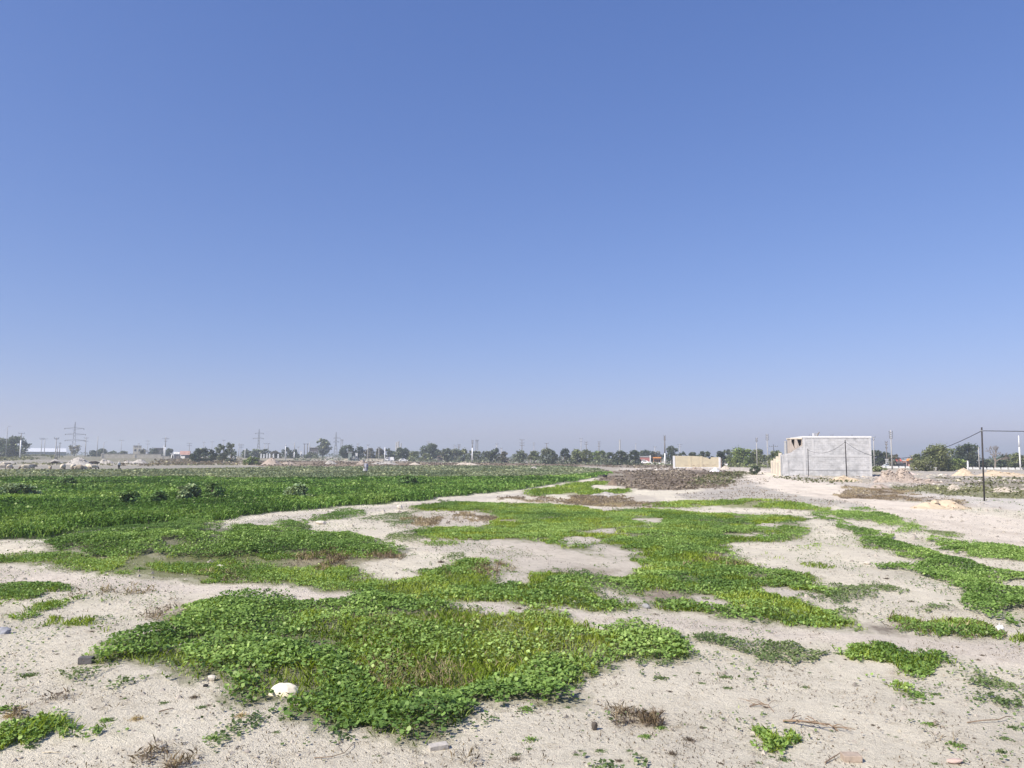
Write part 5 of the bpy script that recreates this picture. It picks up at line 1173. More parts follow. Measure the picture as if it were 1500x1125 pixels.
HEAPS = [
 ('long pale earth bank behind the flock, left of the biggest one', 80, 679.5, 30, 6.5, GREYEARTH, 1, 3, 20),
 ('biggest pale earth mound behind the flock of sheep', 121, 681, 52, 11.5, GREYEARTH, 2, 2, 30),
 ('pale earth mound between the biggest one and the shepherd', 158, 680.5, 30, 8, GREYEARTH, 3, 2, 24),
 ('whitish earth mound right of the shepherd', 196, 680.5, 44, 8, GREYEARTH, 4, 2, 24),
 ('low pale ridge of soil at the left before the white shed', 10, 672, 34, 3.5, GREYEARTH, 5, 3, 14),
 ('conical pinkish gravel heap in front of the white pole', 397.5, 681.2, 30, 10.2, GRAVEL, 6, 1, 40),
 ('low spill of stones joined to the right of the conical gravel heap', 423, 681, 28, 4.5, GRAVEL, 7, 3, 50),
 ('pale grey rubble heap between the gravel heap and the walking person', 484, 680, 22, 6, GREYEARTH, 8, 2, 60),
 ('broken pinkish rubble heap just behind the walking person', 527, 680.5, 20, 6.5, GRAVEL, 9, 3, 60),
 ('long low rubble heap to the right of the walking person', 562, 680, 44, 5, GREYEARTH, 10, 4, 70),
 ('cream coloured soil streak heap below the white saloon car', 612, 680.5, 26, 3.5, EARTH, 11, 3, 20),
 ('low pale rubble bank below the pole with a white lower shaft', 684, 681, 40, 3.5, EARTH, 12, 4, 40),
 ('small dry grassy earth hump in front of the light olive tree', 782, 687, 14, 4, GREYEARTH, 13, 1, 12),
 ('pinkish-brown soil heap at the end of the narrow footpath', 895, 711, 25, 8.5, BROWNEARTH, 14, 2, 60),
 ('flat pale stone spill below the pinkish-brown soil heap', 884, 727, 44, 6, GREYEARTH, 15, 4, 60),
 ('white rubble heap against the right foot of the yellow wall', 1047, 691, 20, 6.5, PARAPET, 16, 3, 70),
 ('brownish rubble strip along the middle foot of the yellow wall', 1018, 688.5, 34, 3.5, GRAVEL, 17, 4, 70),
 ('low sandy heap right of the yellow wall corner', 1063, 687.5, 16, 5.5, EARTH, 18, 1, 16),
 ('yellowish rubble heap at the foot of the tilted pole', 1238, 705, 46, 8, SANDY, 19, 3, 60),
 ('pale rubble strip along the left foot of the concrete house', 1180, 701, 44, 4, GREYEARTH, 20, 4, 60),
 ('big pinkish rubble heap right of the concrete house', 1314, 708, 66, 19, GRAVEL, 21, 2, 150),
 ('low rubble skirt spreading right of the big pinkish heap', 1352, 709, 60, 6, GRAVEL, 22, 4, 80),
 ('low pinkish rubble bank between the house and the big heap', 1290, 714, 34, 5.5, GRAVEL, 23, 3, 60),
 ('pale sand heap before the dark rounded tree', 1412, 697.5, 34, 11, SANDY, 24, 1, 14),
 ('long low sand bank from the pale sand heap to the white mast', 1466, 697.5, 80, 8, SANDY, 25, 4, 30),
 ('stony pale heap beyond the dirt road, left of the nearest pole', 1396, 718, 34, 9, EARTH, 26, 2, 80),
 ('row of pale boulders and soil right of the nearest pole', 1467, 720, 44, 8, EARTH, 27, 4, 70),
 ('flat sandy heap at the edge of the dirt road', 1376, 744, 84, 12, SANDY, 28, 2, 16),
 ('small grey rubble pile around the foot of the nearest pole', 1444, 742, 26, 7, GREYEARTH, 29, 2, 50),
 ('grey rubble bank above the crop edge, left of the small dark weeds', 1250, 700, 40, 3, GREYEARTH, 30, 4, 50),
]
for h in HEAPS: heap(h[0], h[1], h[2], h[3], h[4], h[5], h[6], h[7], h[8], name='rubble_heap' if 'rubble' in h[0] or 'gravel' in h[0] else 'earth_heap')
# loose rubble nobody could count
def rubble(poly, dens, seed, lo, hi, colr):
    g = np.random.default_rng(seed); x, y = scatter(poly, dens, seed, 1.5); n = len(x); r = np.hypot(x, y)
    s = g.uniform(lo, hi, n) * .5 * np.maximum(1, .0007 * r / lo) * g.lognormal(-.3, .5, n); z = terrain(x, y); a = g.uniform(0, 6.28, n)
    top = np.array([(1, .2, 0), (.1, 1, .1), (-1, -.1, 0), (-.2, -1, .1), (.25, .1, .5)]); f = np.array([(0, 1, 4), (1, 2, 4), (2, 3, 4), (3, 0, 4)])
    loc = top[None] * g.uniform(.55, 1.3, (n, 5, 1)) * s[:, None, None]; ca, sa = np.cos(a)[:, None], np.sin(a)[:, None]
    W = np.stack([loc[..., 0] * ca - loc[..., 1] * sa + x[:, None], loc[..., 0] * sa + loc[..., 1] * ca + y[:, None], loc[..., 2] + z[:, None] - .02], -1)
    return W[:, f].reshape(-1, 3), 3, np.repeat(np.array(colr) * g.uniform(.55, 1.25, (n, 1)) * g.uniform(.95, 1.05, (n, 3)), 4, axis=0)
tag(chunk_mesh('rubble', [rubble([(440, 673), (920, 676.5), (920, 681), (700, 678.5), (440, 677)], lambda d: .16, 401, .15, .5, (.50, .46, .40)), rubble([(380, 679), (520, 677), (640, 678), (640, 681), (400, 683)], lambda d: .12, 402, .15, .4, (.45, .40, .34))], LEAFDRY),
    'band of pale broken rubble lying in front of the tree belt', 'rubble', None, 'stuff')
tag(chunk_mesh('rubble', [rubble([(890, 686), (1180, 686), (1160, 694), (1000, 691), (900, 691)], lambda d: .5, 403, .1, .35, (.52, .47, .41)), rubble([(900, 689), (1070, 690), (1050, 712), (900, 712)], lambda d: .12, 407, .1, .3, (.45, .40, .34))], LEAFDRY),
    'pale stones strewn before the broken yellow wall', 'rubble', None, 'stuff')
tag(chunk_mesh('rubble', [rubble([(1150, 695), (1290, 694), (1500, 694), (1800, 694), (1800, 730), (1500, 724), (1350, 716), (1250, 710), (1170, 704)], lambda d: 1.5, 404, .06, .28, (.54, .49, .41)), rubble([(1180, 698), (1300, 692), (1300, 706), (1200, 706)], lambda d: 2.5, 405, .06, .22, (.58, .52, .43))], LEAFDRY),
    'grey and pinkish rubble strewn beyond the dirt road', 'rubble', None, 'stuff')
tag(chunk_mesh('rubble', [rubble([(1190, 812), (1250, 808), (1330, 824), (1270, 832), (1200, 826)], lambda d: 22, 406, .02, .06, (.56, .51, .44)), rubble([(1230, 760), (1300, 768), (1310, 782), (1260, 778)], lambda d: 12, 408, .02, .07, (.58, .50, .44)), rubble([(840, 722), (960, 722), (960, 735), (840, 735)], lambda d: 6, 409, .03, .12, (.50, .46, .41)),
      rubble([(1370, 795), (1410, 800), (1420, 815), (1380, 812)], lambda d: 9, 410, .02, .07, (.55, .5, .44)), rubble([(470, 745), (640, 738), (700, 760), (560, 775)], lambda d: 2.5, 411, .02, .08, (.52, .48, .42))], LEAFDRY),
    'small pale stones showing between the weed strips', 'rubble', None, 'stuff')

# ------------------------------------------------------------------ single stones, bricks, bags, sticks
def cap_stone():
    p = ground_at(416, 1016); w_ = 47 * p.y / F / 2; h = 14.5 * p.y / F; b = MB()
    ang = [2 * math.pi * k / 9 + .2 for k in range(9)]; rr = [1, .95, 1.04, .98, .92, 1.02, .97, 1.03, .94]
    rings = [(1.0, -.12), (.95, .30), (.74, .70), (.40, .95)]
    vs = [(w_ * r * s * math.cos(a), w_ * .5 * r * s * math.sin(a), h * z * (1 + .05 * math.sin(3 * a))) for r, z in rings for a, s in zip(ang, rr)] + [(w_ * -.08, 0, h)]
    fs = [(i * 9 + k, i * 9 + (k + 1) % 9, (i + 1) * 9 + (k + 1) % 9, (i + 1) * 9 + k) for i in range(3) for k in range(9)] + [(27 + k, 27 + (k + 1) % 9, 36) for k in range(9)]
    b.add(vs, fs); o = b.build('stone', surf('cream_limestone', (.80, .72, .56), .85, .08, 7, bump=.25), None, p)
    bv = o.modifiers.new('bevel', 'BEVEL'); bv.width = .02; bv.segments = 2; bv.limit_method = 'ANGLE'; bv.angle_limit = R(12)
    return tag(o, 'large cream-white domed stone lying at the front edge of the mallow patch', 'stone')
cap_stone()
def brick(label, u, v, wpx, hpx, m, rz, dep=.6, tilt=(0, 0), name='brick'):
    p = ground_at(u, v); w_ = wpx * p.y / F; h = hpx * p.y / F; b = MB()
    b.box((0, 0, h / 2), (w_, w_ * dep, h)); o = b.build(name, m, None, p); o.rotation_euler = (tilt[0], tilt[1], rz)
    bv = o.modifiers.new('bevel', 'BEVEL'); bv.width = h * .08; bv.segments = 2
    return tag(o, label, name)
brick('dark grey concrete block lying on bare soil left of the mallow patch', 126, 972, 19, 9.5, surf('grey_block', (.13, .125, .125), .95, .2, 14, bump=.4), .12, .55)
brick('flat buff brick lying at the very front among crumbs of soil', 1247, 1114, 25, 9, surf('buff_brick', (.42, .34, .27), .95, .15, 14, bump=.4), -.05, .7)
brick('thin pale broken slab beside the front tongue of mallow leaves', 642, 1097, 26, 7, surf('pale_slab', (.46, .43, .39), .95, .15, 14, bump=.4), .35, .45, (.1, -.05), 'slab')
rock('dark upright chip of stone standing on the bare soil', 870, 1073, 11, 15, surf('dark_stone', (.10, .085, .07), .9, .2, 14), 4, name='stone')
rock('small white stone at the left front edge of the mallow patch', 310, 1000, 13, 11, STONE, 5)
rock('black pebble next to the small white stone', 301, 1007, 8, 5, surf('black_stone', (.03, .03, .03), .9, .1), 6)
rock('pale stone in the grass below the mallow mound', 322, 834, 14, 7, STONE, 7, flat=.6)
rock('pale flat stone at the lower end of the footpath along the crop', 469, 769.5, 17, 7, STONE, 8)
rock('pale upright stone beside the footpath along the crop', 585, 748.5, 9, 9, STONE, 9)
rock('small white stone on the footpath left of the upright one', 526, 753, 9, 4, STONE, 10)
rock('pale rounded stone in the thin grass strip at the right', 1402, 926.5, 13, 9, STONE, 11)
rock('pale rounded stone on the soil below the rubble streak', 1271, 828, 12, 5.5, STONE, 12)
rock('small white stone between the green strips left of the rounded one', 1334, 921, 5, 3, STONE, 13)
rock('small pale stone just left of the white plastic bag', 1439, 924, 6, 4, STONE, 14)
rock('white stone in the weeds by the muddy hollow', 842, 886, 6, 6, STONE, 15)
rock('bright white stone where the narrow footpath ends', 868.5, 707.5, 5, 3.5, STONE, 16)
rock('grey broken stone by the small concrete gap in the grass', 947, 893, 13, 9, surf('grey_stone', (.33, .33, .33), .95, .15, 8), 17)
rock('grey rock at the left border beside thin weeds', 6, 931, 22, 12, surf('slate_stone', (.30, .31, .34), .95, .2, 8), 18)
rock('small brown clod near the bright white stone', 905, 705.5, 6, 2.5, surf('clod', (.2, .15, .11), .95, .2), 19)
rock('pale pinkish stone near the front right corner', 1398, 1120, 24, 9, surf('pink_stone', (.55, .42, .36), .95, .15, 9), 20)
rng2 = np.random.default_rng(12)
spots = []
for k in range(46):
    u = rng2.uniform(0, 1500); v = rng2.uniform(955, 1120)
    fx, fy, _ = ground_at(u, v)
    if in_poly(np.array([fx]), np.array([fy]), FRONT)[0]: continue
    spots.append((u, v))
proto = None
for k, (u, v) in enumerate(spots):
    if proto is None:
        proto = rock('small clod lying loose on the trampled bare soil near the camera', u, v, 8, 4, surf('soil_clod', (.44, .39, .33), .95, .15, 9, bump=.4), 31, 'clod', 'clod', group='loose clods on the bare soil', sub=1)
    else:
        o = proto.copy(); COL.objects.link(o); o.location = ground_at(u, v); s = rng2.uniform(.4, 1.2); o.scale = (s, s, s * rng2.uniform(.7, 1.2)); o.rotation_euler = (0, 0, rng2.uniform(0, 6))
def bag(label, u, v, wpx, hpx, m, seed, name='plastic_bag'):
    p = ground_at(u, v); w_ = wpx * p.y / F / 2; h = hpx * p.y / F; bm = bmesh.new(); bmesh.ops.create_icosphere(bm, subdivisions=3, radius=1); b = MB()
    V = []
    for q in bm.verts:
        c = q.co; k = 1 + .28 * float(vnoise(c.x * 2.3 + seed, c.y * 2.3 + c.z * 2)) + .12 * float(vnoise(c.x * 6 + seed, c.z * 6 + c.y * 5)); pin = 1 - .5 * max(0, c.z) ** 2
        V.append((c.x * w_ * k * pin, c.y * w_ * .8 * k * pin, (c.z * .5 + .45) * h * k))
    b.add(V, [tuple(x.index for x in f.verts) for f in bm.faces]); bm.free()
    return tag(b.build(name, m, None, p), label, 'plastic bag')
bag('crumpled white plastic bag at the right edge of the thin grass strip', 1465, 928, 11, 13, WHITE, 1)
bag('crumpled black plastic bag at the corner of the crop field', 886, 699.5, 7, 5, CABLE, 2)
def stick(label, pts, r, m=None, name='stick', lift=.012, twigs=0, seed=1):
    P = [ground_at(u, v) + Vector((0, 0, lift + l)) for u, v, l in pts]; o = P[0].copy(); b = MB()
    b.tube([q - o for q in P], [r * (1 - .5 * k / (len(P) - 1)) for k in range(len(P))], 5); rs = random.Random(seed)
    for k in range(twigs):
        i = rs.randrange(len(P) - 1); q = P[i].lerp(P[i + 1], rs.random()) - o; e = q + Vector((rs.uniform(-.22, .22), rs.uniform(-.18, .18), rs.uniform(0, .06)))
        b.tube([q, q.lerp(e, .5) + Vector((0, 0, .015)), e], [r * .5, r * .4, r * .25], 4)
    return tag(b.build(name, m or WOODPOLE, None, o), label, 'stick')
TWIG = surf('dry_twig', (.26, .19, .13), .95, .2, 9)
stick('dry forked brown branch lying on bare soil right of a small mallow clump', [(1147, 1059, .01), (1170, 1063, .04), (1195, 1068, .05), (1215, 1067, .03), (1227, 1072, .0)], .014, TWIG, 'dry_branch', twigs=14)
stick('short straight stick left of the buff brick', [(1209, 1119, 0), (1220, 1113, .01), (1231, 1108, .02)], .008, TWIG)
stick('long thin bent stick between tufts at the right', [(1417, 1060, 0), (1440, 1059.5, .02), (1463, 1058.5, .02), (1475, 1055, .03), (1484, 1052, .0)], .007, TWIG)
stick('curved thin wire looping on the soil before the mallow patch', [(460, 1112, 0), (485, 1112, .01), (505, 1106, .01), (515, 1096, .02), (518, 1089, .0)], .005, TWIG, 'wire')
stick('short twig on bare soil left of the domed stone', [(233, 1044, 0), (245, 1042, .01), (255, 1039, 0)], .008, TWIG)
stick('curly dry stem lying above the forked branch', [(1098, 1036, 0), (1113, 1035, .02), (1125, 1038, .03), (1134, 1045, 0)], .008, TWIG, twigs=6, seed=3)
stick('straight pale straw at the left front', [(62, 1104, 0), (75, 1105, .01), (89, 1105, 0)], .005, surf('straw', (.6, .53, .4), .9, .1))

# ------------------------------------------------------------------ weed tufts standing alone
def tuft_chunks(kind, seed):
    g = np.random.default_rng(seed); out = []
    if kind == 'green':
        n = 130; a = g.uniform(0, 6.28, n); r = np.abs(g.normal(0, .55, n)); P = np.stack([np.cos(a) * r, np.sin(a) * r, .18 * np.exp(-r ** 2 * 1.5) * g.uniform(.2, 1.2, n) + .02], 1)
        out.append(leaves(P, g.uniform(.10, .26, n), .6, np.array(PAL['mallow'][1]) * g.uniform(.5, 1.15, (n, 1)), 6, g))
    elif kind == 'sage':
        n = 150; a = g.uniform(0, 6.28, n); r = np.abs(g.normal(0, .5, n)); P = np.stack([np.cos(a) * r, np.sin(a) * r, .10 * g.uniform(.1, 1.2, n)], 1)
        out.append(leaves(P, g.uniform(.10, .22, n), .7, np.array(PAL['sage'][1]) * g.uniform(.6, 1.4, (n, 1)), 6, g))
    else:
        n = 220; a = g.uniform(0, 6.28, n); r = np.abs(g.normal(0, .45, n)); P = np.stack([np.cos(a) * r, np.sin(a) * r, np.zeros(n)], 1)
        out.append(blades(P, g.uniform(.12, .5, n), g.uniform(.02, .06, n), 1.2, np.array((.60, .47, .25) if kind == 'straw' else PAL['brown'][1]) * g.uniform(.5, 1.2, (n, 1)), g))
    return out
TUFT = {}
for kind in ('green', 'sage', 'dry', 'straw'):
    TUFT[kind] = []
    for s in range(3):
        o = chunk_mesh('weed_creeper', tuft_chunks(kind, 500 + s), LEAF if kind in ('green', 'sage') else LEAFDRY); TUFT[kind].append([o, False])
def put_tuft(kind, u, v, wpx, label, group=None, k=0):
    ref = TUFT[kind][k % 3]; o = ref[0]
    if ref[1]:
        o = ref[0].copy(); COL.objects.link(o)
        if 'group' in o: del o['group']
    ref[1] = True
    p = ground_at(u, v); s = wpx * p.y / F / 2 / .95; o.location = p; o.scale = (s, s, s * .9); o.rotation_euler = (0, 0, (u * 7.3) % 6.28)
    return tag(o, label, 'weed', group)
NAMED = [('straw', 14, 1050, 30, 'yellow straw tuft lying at the far left front'), ('straw', 353, 1049, 26, 'straw-yellow tuft beside the dry leaves left of the domed stone'), ('straw', 199, 1054, 28, 'straw-coloured tuft alone on the soil at the left front'),
 ('sage', 1147, 1113, 26, 'grey-green tuft ending the front mallow clump right of the bare middle'), ('green', 1398, 1092, 30, 'bushy little green tuft alone near the right front, beside dry stalks'),
 ('green', 1364, 1062, 24, 'small dark green tuft left of the long bent stick'), ('sage', 1484, 1066, 26, 'grey-green tuft at the right border below the bent stick'),
 ('sage', 1472, 1082, 24, 'flat grey-green tuft, second below the bent stick'), ('sage', 1468, 1102, 24, 'flat grey-green tuft, lowest of three below the bent stick'),
 ('green', 1344, 1020, 46, 'broad dark green tuft on bare soil before the right weed mat'), ('sage', 1352, 1030, 14, 'tiny grey tuft just under the broad dark green tuft'),
 ('green', 946, 1080, 24, 'small green tuft below the brown dead weeds on bare soil'), ('green', 968, 1067, 20, 'green tuft at the right end of the brown dead weeds'),
 ('green', 779, 1084, 24, 'dark green tuft alone on the soil in front of the mallow patch'), ('sage', 775, 1097, 13, 'tiny grey-green tuft under the dark green one'),
 ('sage', 880, 1100, 20, 'grey-green tuft left of a bent dry stem at the front'), ('green', 770, 1040, 30, 'green tuft just outside the front edge of the mallow patch'),
 ('dry', 755, 1113, 24, 'dry yellowish tuft at the very front, left of the centre'), ('sage', 850, 1100, 11, 'thin dark tuft leaning on bare soil at the front'),
 ('sage', 1062, 992, 26, 'dark grey-green tuft, larger of a pair on open soil'), ('sage', 1022, 986, 13, 'small tuft left of the larger grey-green pair'), ('sage', 1065, 1008, 18, 'paler flat tuft under the larger grey-green one'),
 ('sage', 1100, 995, 16, 'small dark tuft right of the larger grey-green one'), ('sage', 968, 994, 30, 'thin trailing dark weed on the open soil'), ('sage', 1028, 1001, 14, 'tiny tuft between the trailing weed and the pale flat tuft'),
 ('green', 312, 1082, 30, 'dark green tuft below the straw-yellow tuft'), ('sage', 295, 1036, 22, 'grey-green tuft on bare soil left of the domed stone'),
 ('green', 5, 1040, 40, 'dark green tuft cut by the left border'), ('sage', 240, 1030, 18, 'brownish small tuft between the twig and the grey-green tuft'),
 ('sage', 45, 1095, 30, 'grey-green tuft at the foot of the left front weed patch'), ('sage', 40, 990, 34, 'long flat weed on the soil left of the grey block'), ('dry', 285, 1022, 20, 'wiry brown tuft by the black pebble'),
 ('green', 155, 1056, 26, 'dark end tuft of the left front weed patch'), ('dry', 985, 1105, 26, 'brown tuft at the front, right of centre'), ('dry', 1010, 1085, 26, 'wispy brown tuft right of the brown dead weeds'),
 ('green', 204, 834, 24, 'small round mallow tuft in the grass under the mallow mound'), ('sage', 753, 838, 15, 'small tuft on the pale hollow in the weed cover'), ('dry', 646, 824, 18, 'little brown bush on the pale inlet between weeds'),
 ('dry', 1299, 848, 12, 'little dry plant alone right of the weed cover'), ('sage', 1228, 958, 18, 'small dark tuft just left of the right weed mat'), ('sage', 1315, 966, 20, 'dark tuft above the right weed mat'),
 ('sage', 1490, 1026, 18, 'dark tuft at the right border level with the weed mat')]
for k, (kind, u, v, w_, lab) in enumerate(NAMED): put_tuft(kind, u, v, w_, lab, None, k)
rng3 = np.random.default_rng(5); cnt = {'sage': 0, 'dry': 0}
for k in range(400):
    u = rng3.uniform(-20, 1520); v = rng3.uniform(865, 1120); p = ground_at(u, v); X1, Y1 = np.array([p.x]), np.array([p.y])
    if any(in_poly(X1, Y1, q)[0] for q in (FRONT, CENTRE, MOUNDGRASS)) or (v > 905 and v < 945 and u > 950): continue
    if cnt['sage'] + cnt['dry'] >= 150: break
    kind = 'sage' if rng3.random() < .6 else 'dry'; cnt[kind] += 1
    put_tuft(kind, u, v, rng3.lognormal(2.05, .45), 'tiny grey-green weed sprouting from the bare pale soil' if kind == 'sage' else 'tiny brown dead weed on the bare pale soil',
             'tiny green weeds on bare soil' if kind == 'sage' else 'tiny dead weeds on bare soil', k)
for kind in TUFT:
    for o, used in TUFT[kind]:
        if not used: bpy.data.objects.remove(o)

# ------------------------------------------------------------------ animals, people
def skin_mesh(verts, edges, radii, root=0, sub=2, flat=None):
    me = bpy.data.meshes.new('skin_tmp'); me.from_pydata(verts, edges, []); ob = bpy.data.objects.new('skin_tmp', me); COL.objects.link(ob)
    sk = ob.modifiers.new('skin', 'SKIN'); sk.use_smooth_shade = True
    for i, r in enumerate(radii):
        d = me.skin_vertices[0].data[i]; d.radius = r if isinstance(r, tuple) else (r, r); d.use_root = (i == root)
    ss = ob.modifiers.new('sub', 'SUBSURF'); ss.levels = sub; ss.render_levels = sub
    dg = bpy.context.evaluated_depsgraph_get(); dg.update(); out = bpy.data.meshes.new_from_object(ob.evaluated_get(dg), depsgraph=dg)
    bpy.data.objects.remove(ob); bpy.data.meshes.remove(me); return out
def sheep_mesh(pose, fleece, face, seed, thin=1.0):
    V = [(0, 0, .56), (-.40, 0, .56), (.36, 0, .57)]; Rr = [.27 * thin, .23 * thin, .22 * thin]; E = [(0, 1), (0, 2)]
    def add(p, r, par): V.append(p); Rr.append(r); E.append((par, len(V) - 1)); return len(V) - 1
    if pose == 'graze': n = add((.56, 0, .50), .12, 2); h = add((.70, 0, .28), .085, n); h2 = add((.76, 0, .16), .065, h); add((.79, 0, .07), .045, h2); ez = .32; ex = .66
    elif pose == 'up': n = add((.50, 0, .76), .12, 2); h = add((.60, 0, .90), .09, n); h2 = add((.72, 0, .86), .065, h); add((.82, 0, .81), .045, h2); ez = .92; ex = .58
    else: n = add((.56, 0, .60), .12, 2); h = add((.70, 0, .58), .09, n); h2 = add((.82, 0, .52), .065, h); add((.89, 0, .48), .045, h2); ez = .62; ex = .68
    for s in (-1, 1):
        add((ex, s * .15, ez), .03, h)
        a = add((-.38, s * .14, .40), .085, 1); b = add((-.33, s * .14, .29), .05, a); c = add((-.42, s * .14, .20), .036, b); add((-.40, s * .14, .02), .034, c)
        a = add((.34, s * .12, .38), .07, 2); b = add((.34, s * .12, .20), .04, a); add((.34, s * .12, .02), .034, b)
    t = add((-.60, 0, .52), .08, 1); add((-.66, 0, .36), .07, t)
    me = skin_mesh(V, E, Rr, 0, 2)
    co = np.empty(len(me.vertices) * 3); me.vertices.foreach_get('co', co); co = co.reshape(-1, 3)
    wool = (co[:, 2] > .26) & (co[:, 0] < .5) & (np.abs(co[:, 1]) > -1); k = .025 * vnoise(co[:, 0] * 14 + seed, co[:, 1] * 14 + co[:, 2] * 12) * wool
    c0 = np.array([0, 0, .56]); dd = co - c0; dd /= np.linalg.norm(dd, axis=1, keepdims=True) + 1e-6; co = co + dd * k[:, None]; me.vertices.foreach_set('co', co.ravel())
    me.materials.append(fleece); me.materials.append(face)
    mi = [1 if (p.center.x > .54 or p.center.z < .27) else 0 for p in me.polygons]; me.polygons.foreach_set('material_index', mi); me.update(); return me
WOOL = surf('cream_wool', (.64, .565, .44), .98, .15, 9, bump=.5); WOOLB = surf('grey_brown_wool', (.40, .34, .26), .98, .2, 9, bump=.5); WOOLD = surf('dark_brown_coat', (.055, .042, .034), .95, .2, 9); FACE = surf('brown_face', (.16, .11, .08), .95, .2, 9); FACEW = surf('pale_face', (.42, .36, .29), .95, .2, 9)
SM = {(p, c): sheep_mesh(p, {'cream': WOOL, 'brown': WOOLB, 'dark': WOOLD}[c], {'cream': FACE, 'brown': FACE, 'dark': WOOLD}[c], k, .75 if c == 'dark' else 1.0) for k, (p, c) in enumerate([('graze', 'cream'), ('up', 'cream'), ('level', 'cream'), ('graze', 'brown'), ('level', 'brown'), ('graze', 'dark'), ('level', 'dark')])}
def sheep(label, u, v, ang, key, s=1.0, name='sheep', cat='sheep', group='flock of sheep at the field edge'):
    o = bpy.data.objects.new(name, SM[key]); COL.objects.link(o); p = ground_at(u, v); o.location = p; o.rotation_euler = (0, 0, math.atan2(-p.x, p.y) + R(ang)); o.scale = (s * 1.2,) * 3
    return tag(o, label, cat, group)
sheep('cream sheep standing behind two others at the far left end of the flock', 8, 683.5, 15, ('level', 'cream'), 1.05)
sheep('cream sheep with lowered dark head, first at the left end of the flock', 3, 688.5, 185, ('graze', 'cream'), 1.05)
sheep('cream sheep facing away beside the first one at the left end', 14, 688.8, 60, ('graze', 'cream'), 1.05)
sheep('cream sheep grazing to the left, joined to a darker brown sheep', 38, 689.6, 183, ('graze', 'cream'), 1.15)
sheep('grey-brown sheep turned away, at the right of the grazing pair', 45, 689.4, 40, ('level', 'brown'), 1.15)
sheep('small pale sheep facing the camera alone between the pair and the main group', 73.2, 689, -85, ('graze', 'cream'), .85)
sheep('lone sheep facing away between the small pale one and the main group', 92, 689.3, 75, ('graze', 'cream'), 1.15)
sheep('left sheep of the tight main group, seen from behind', 107.5, 689, 70, ('level', 'cream'), 1.1)
sheep('dark-sided brown sheep in the tight main group', 115, 689.4, 160, ('graze', 'brown'), 1.15)
sheep('pale small sheep in the middle of the tight main group', 121.5, 689.2, 200, ('graze', 'cream'), .95)
sheep('rounded cream sheep with a brown belly in the main group', 129.5, 689.2, 120, ('graze', 'cream'), 1.2)
sheep('last cream sheep on the right of the main group', 136.5, 688.8, 20, ('graze', 'cream'), 1.05)
sheep('dark brown goat walking behind the flock on the pale strip', 80, 681.8, 10, ('level', 'dark'), 1.15, 'goat', 'goat', None)
sheep('long dark goat lying low behind the right end of the main group', 139, 681.6, 178, ('level', 'dark'), 1.25, 'goat', 'goat', None)

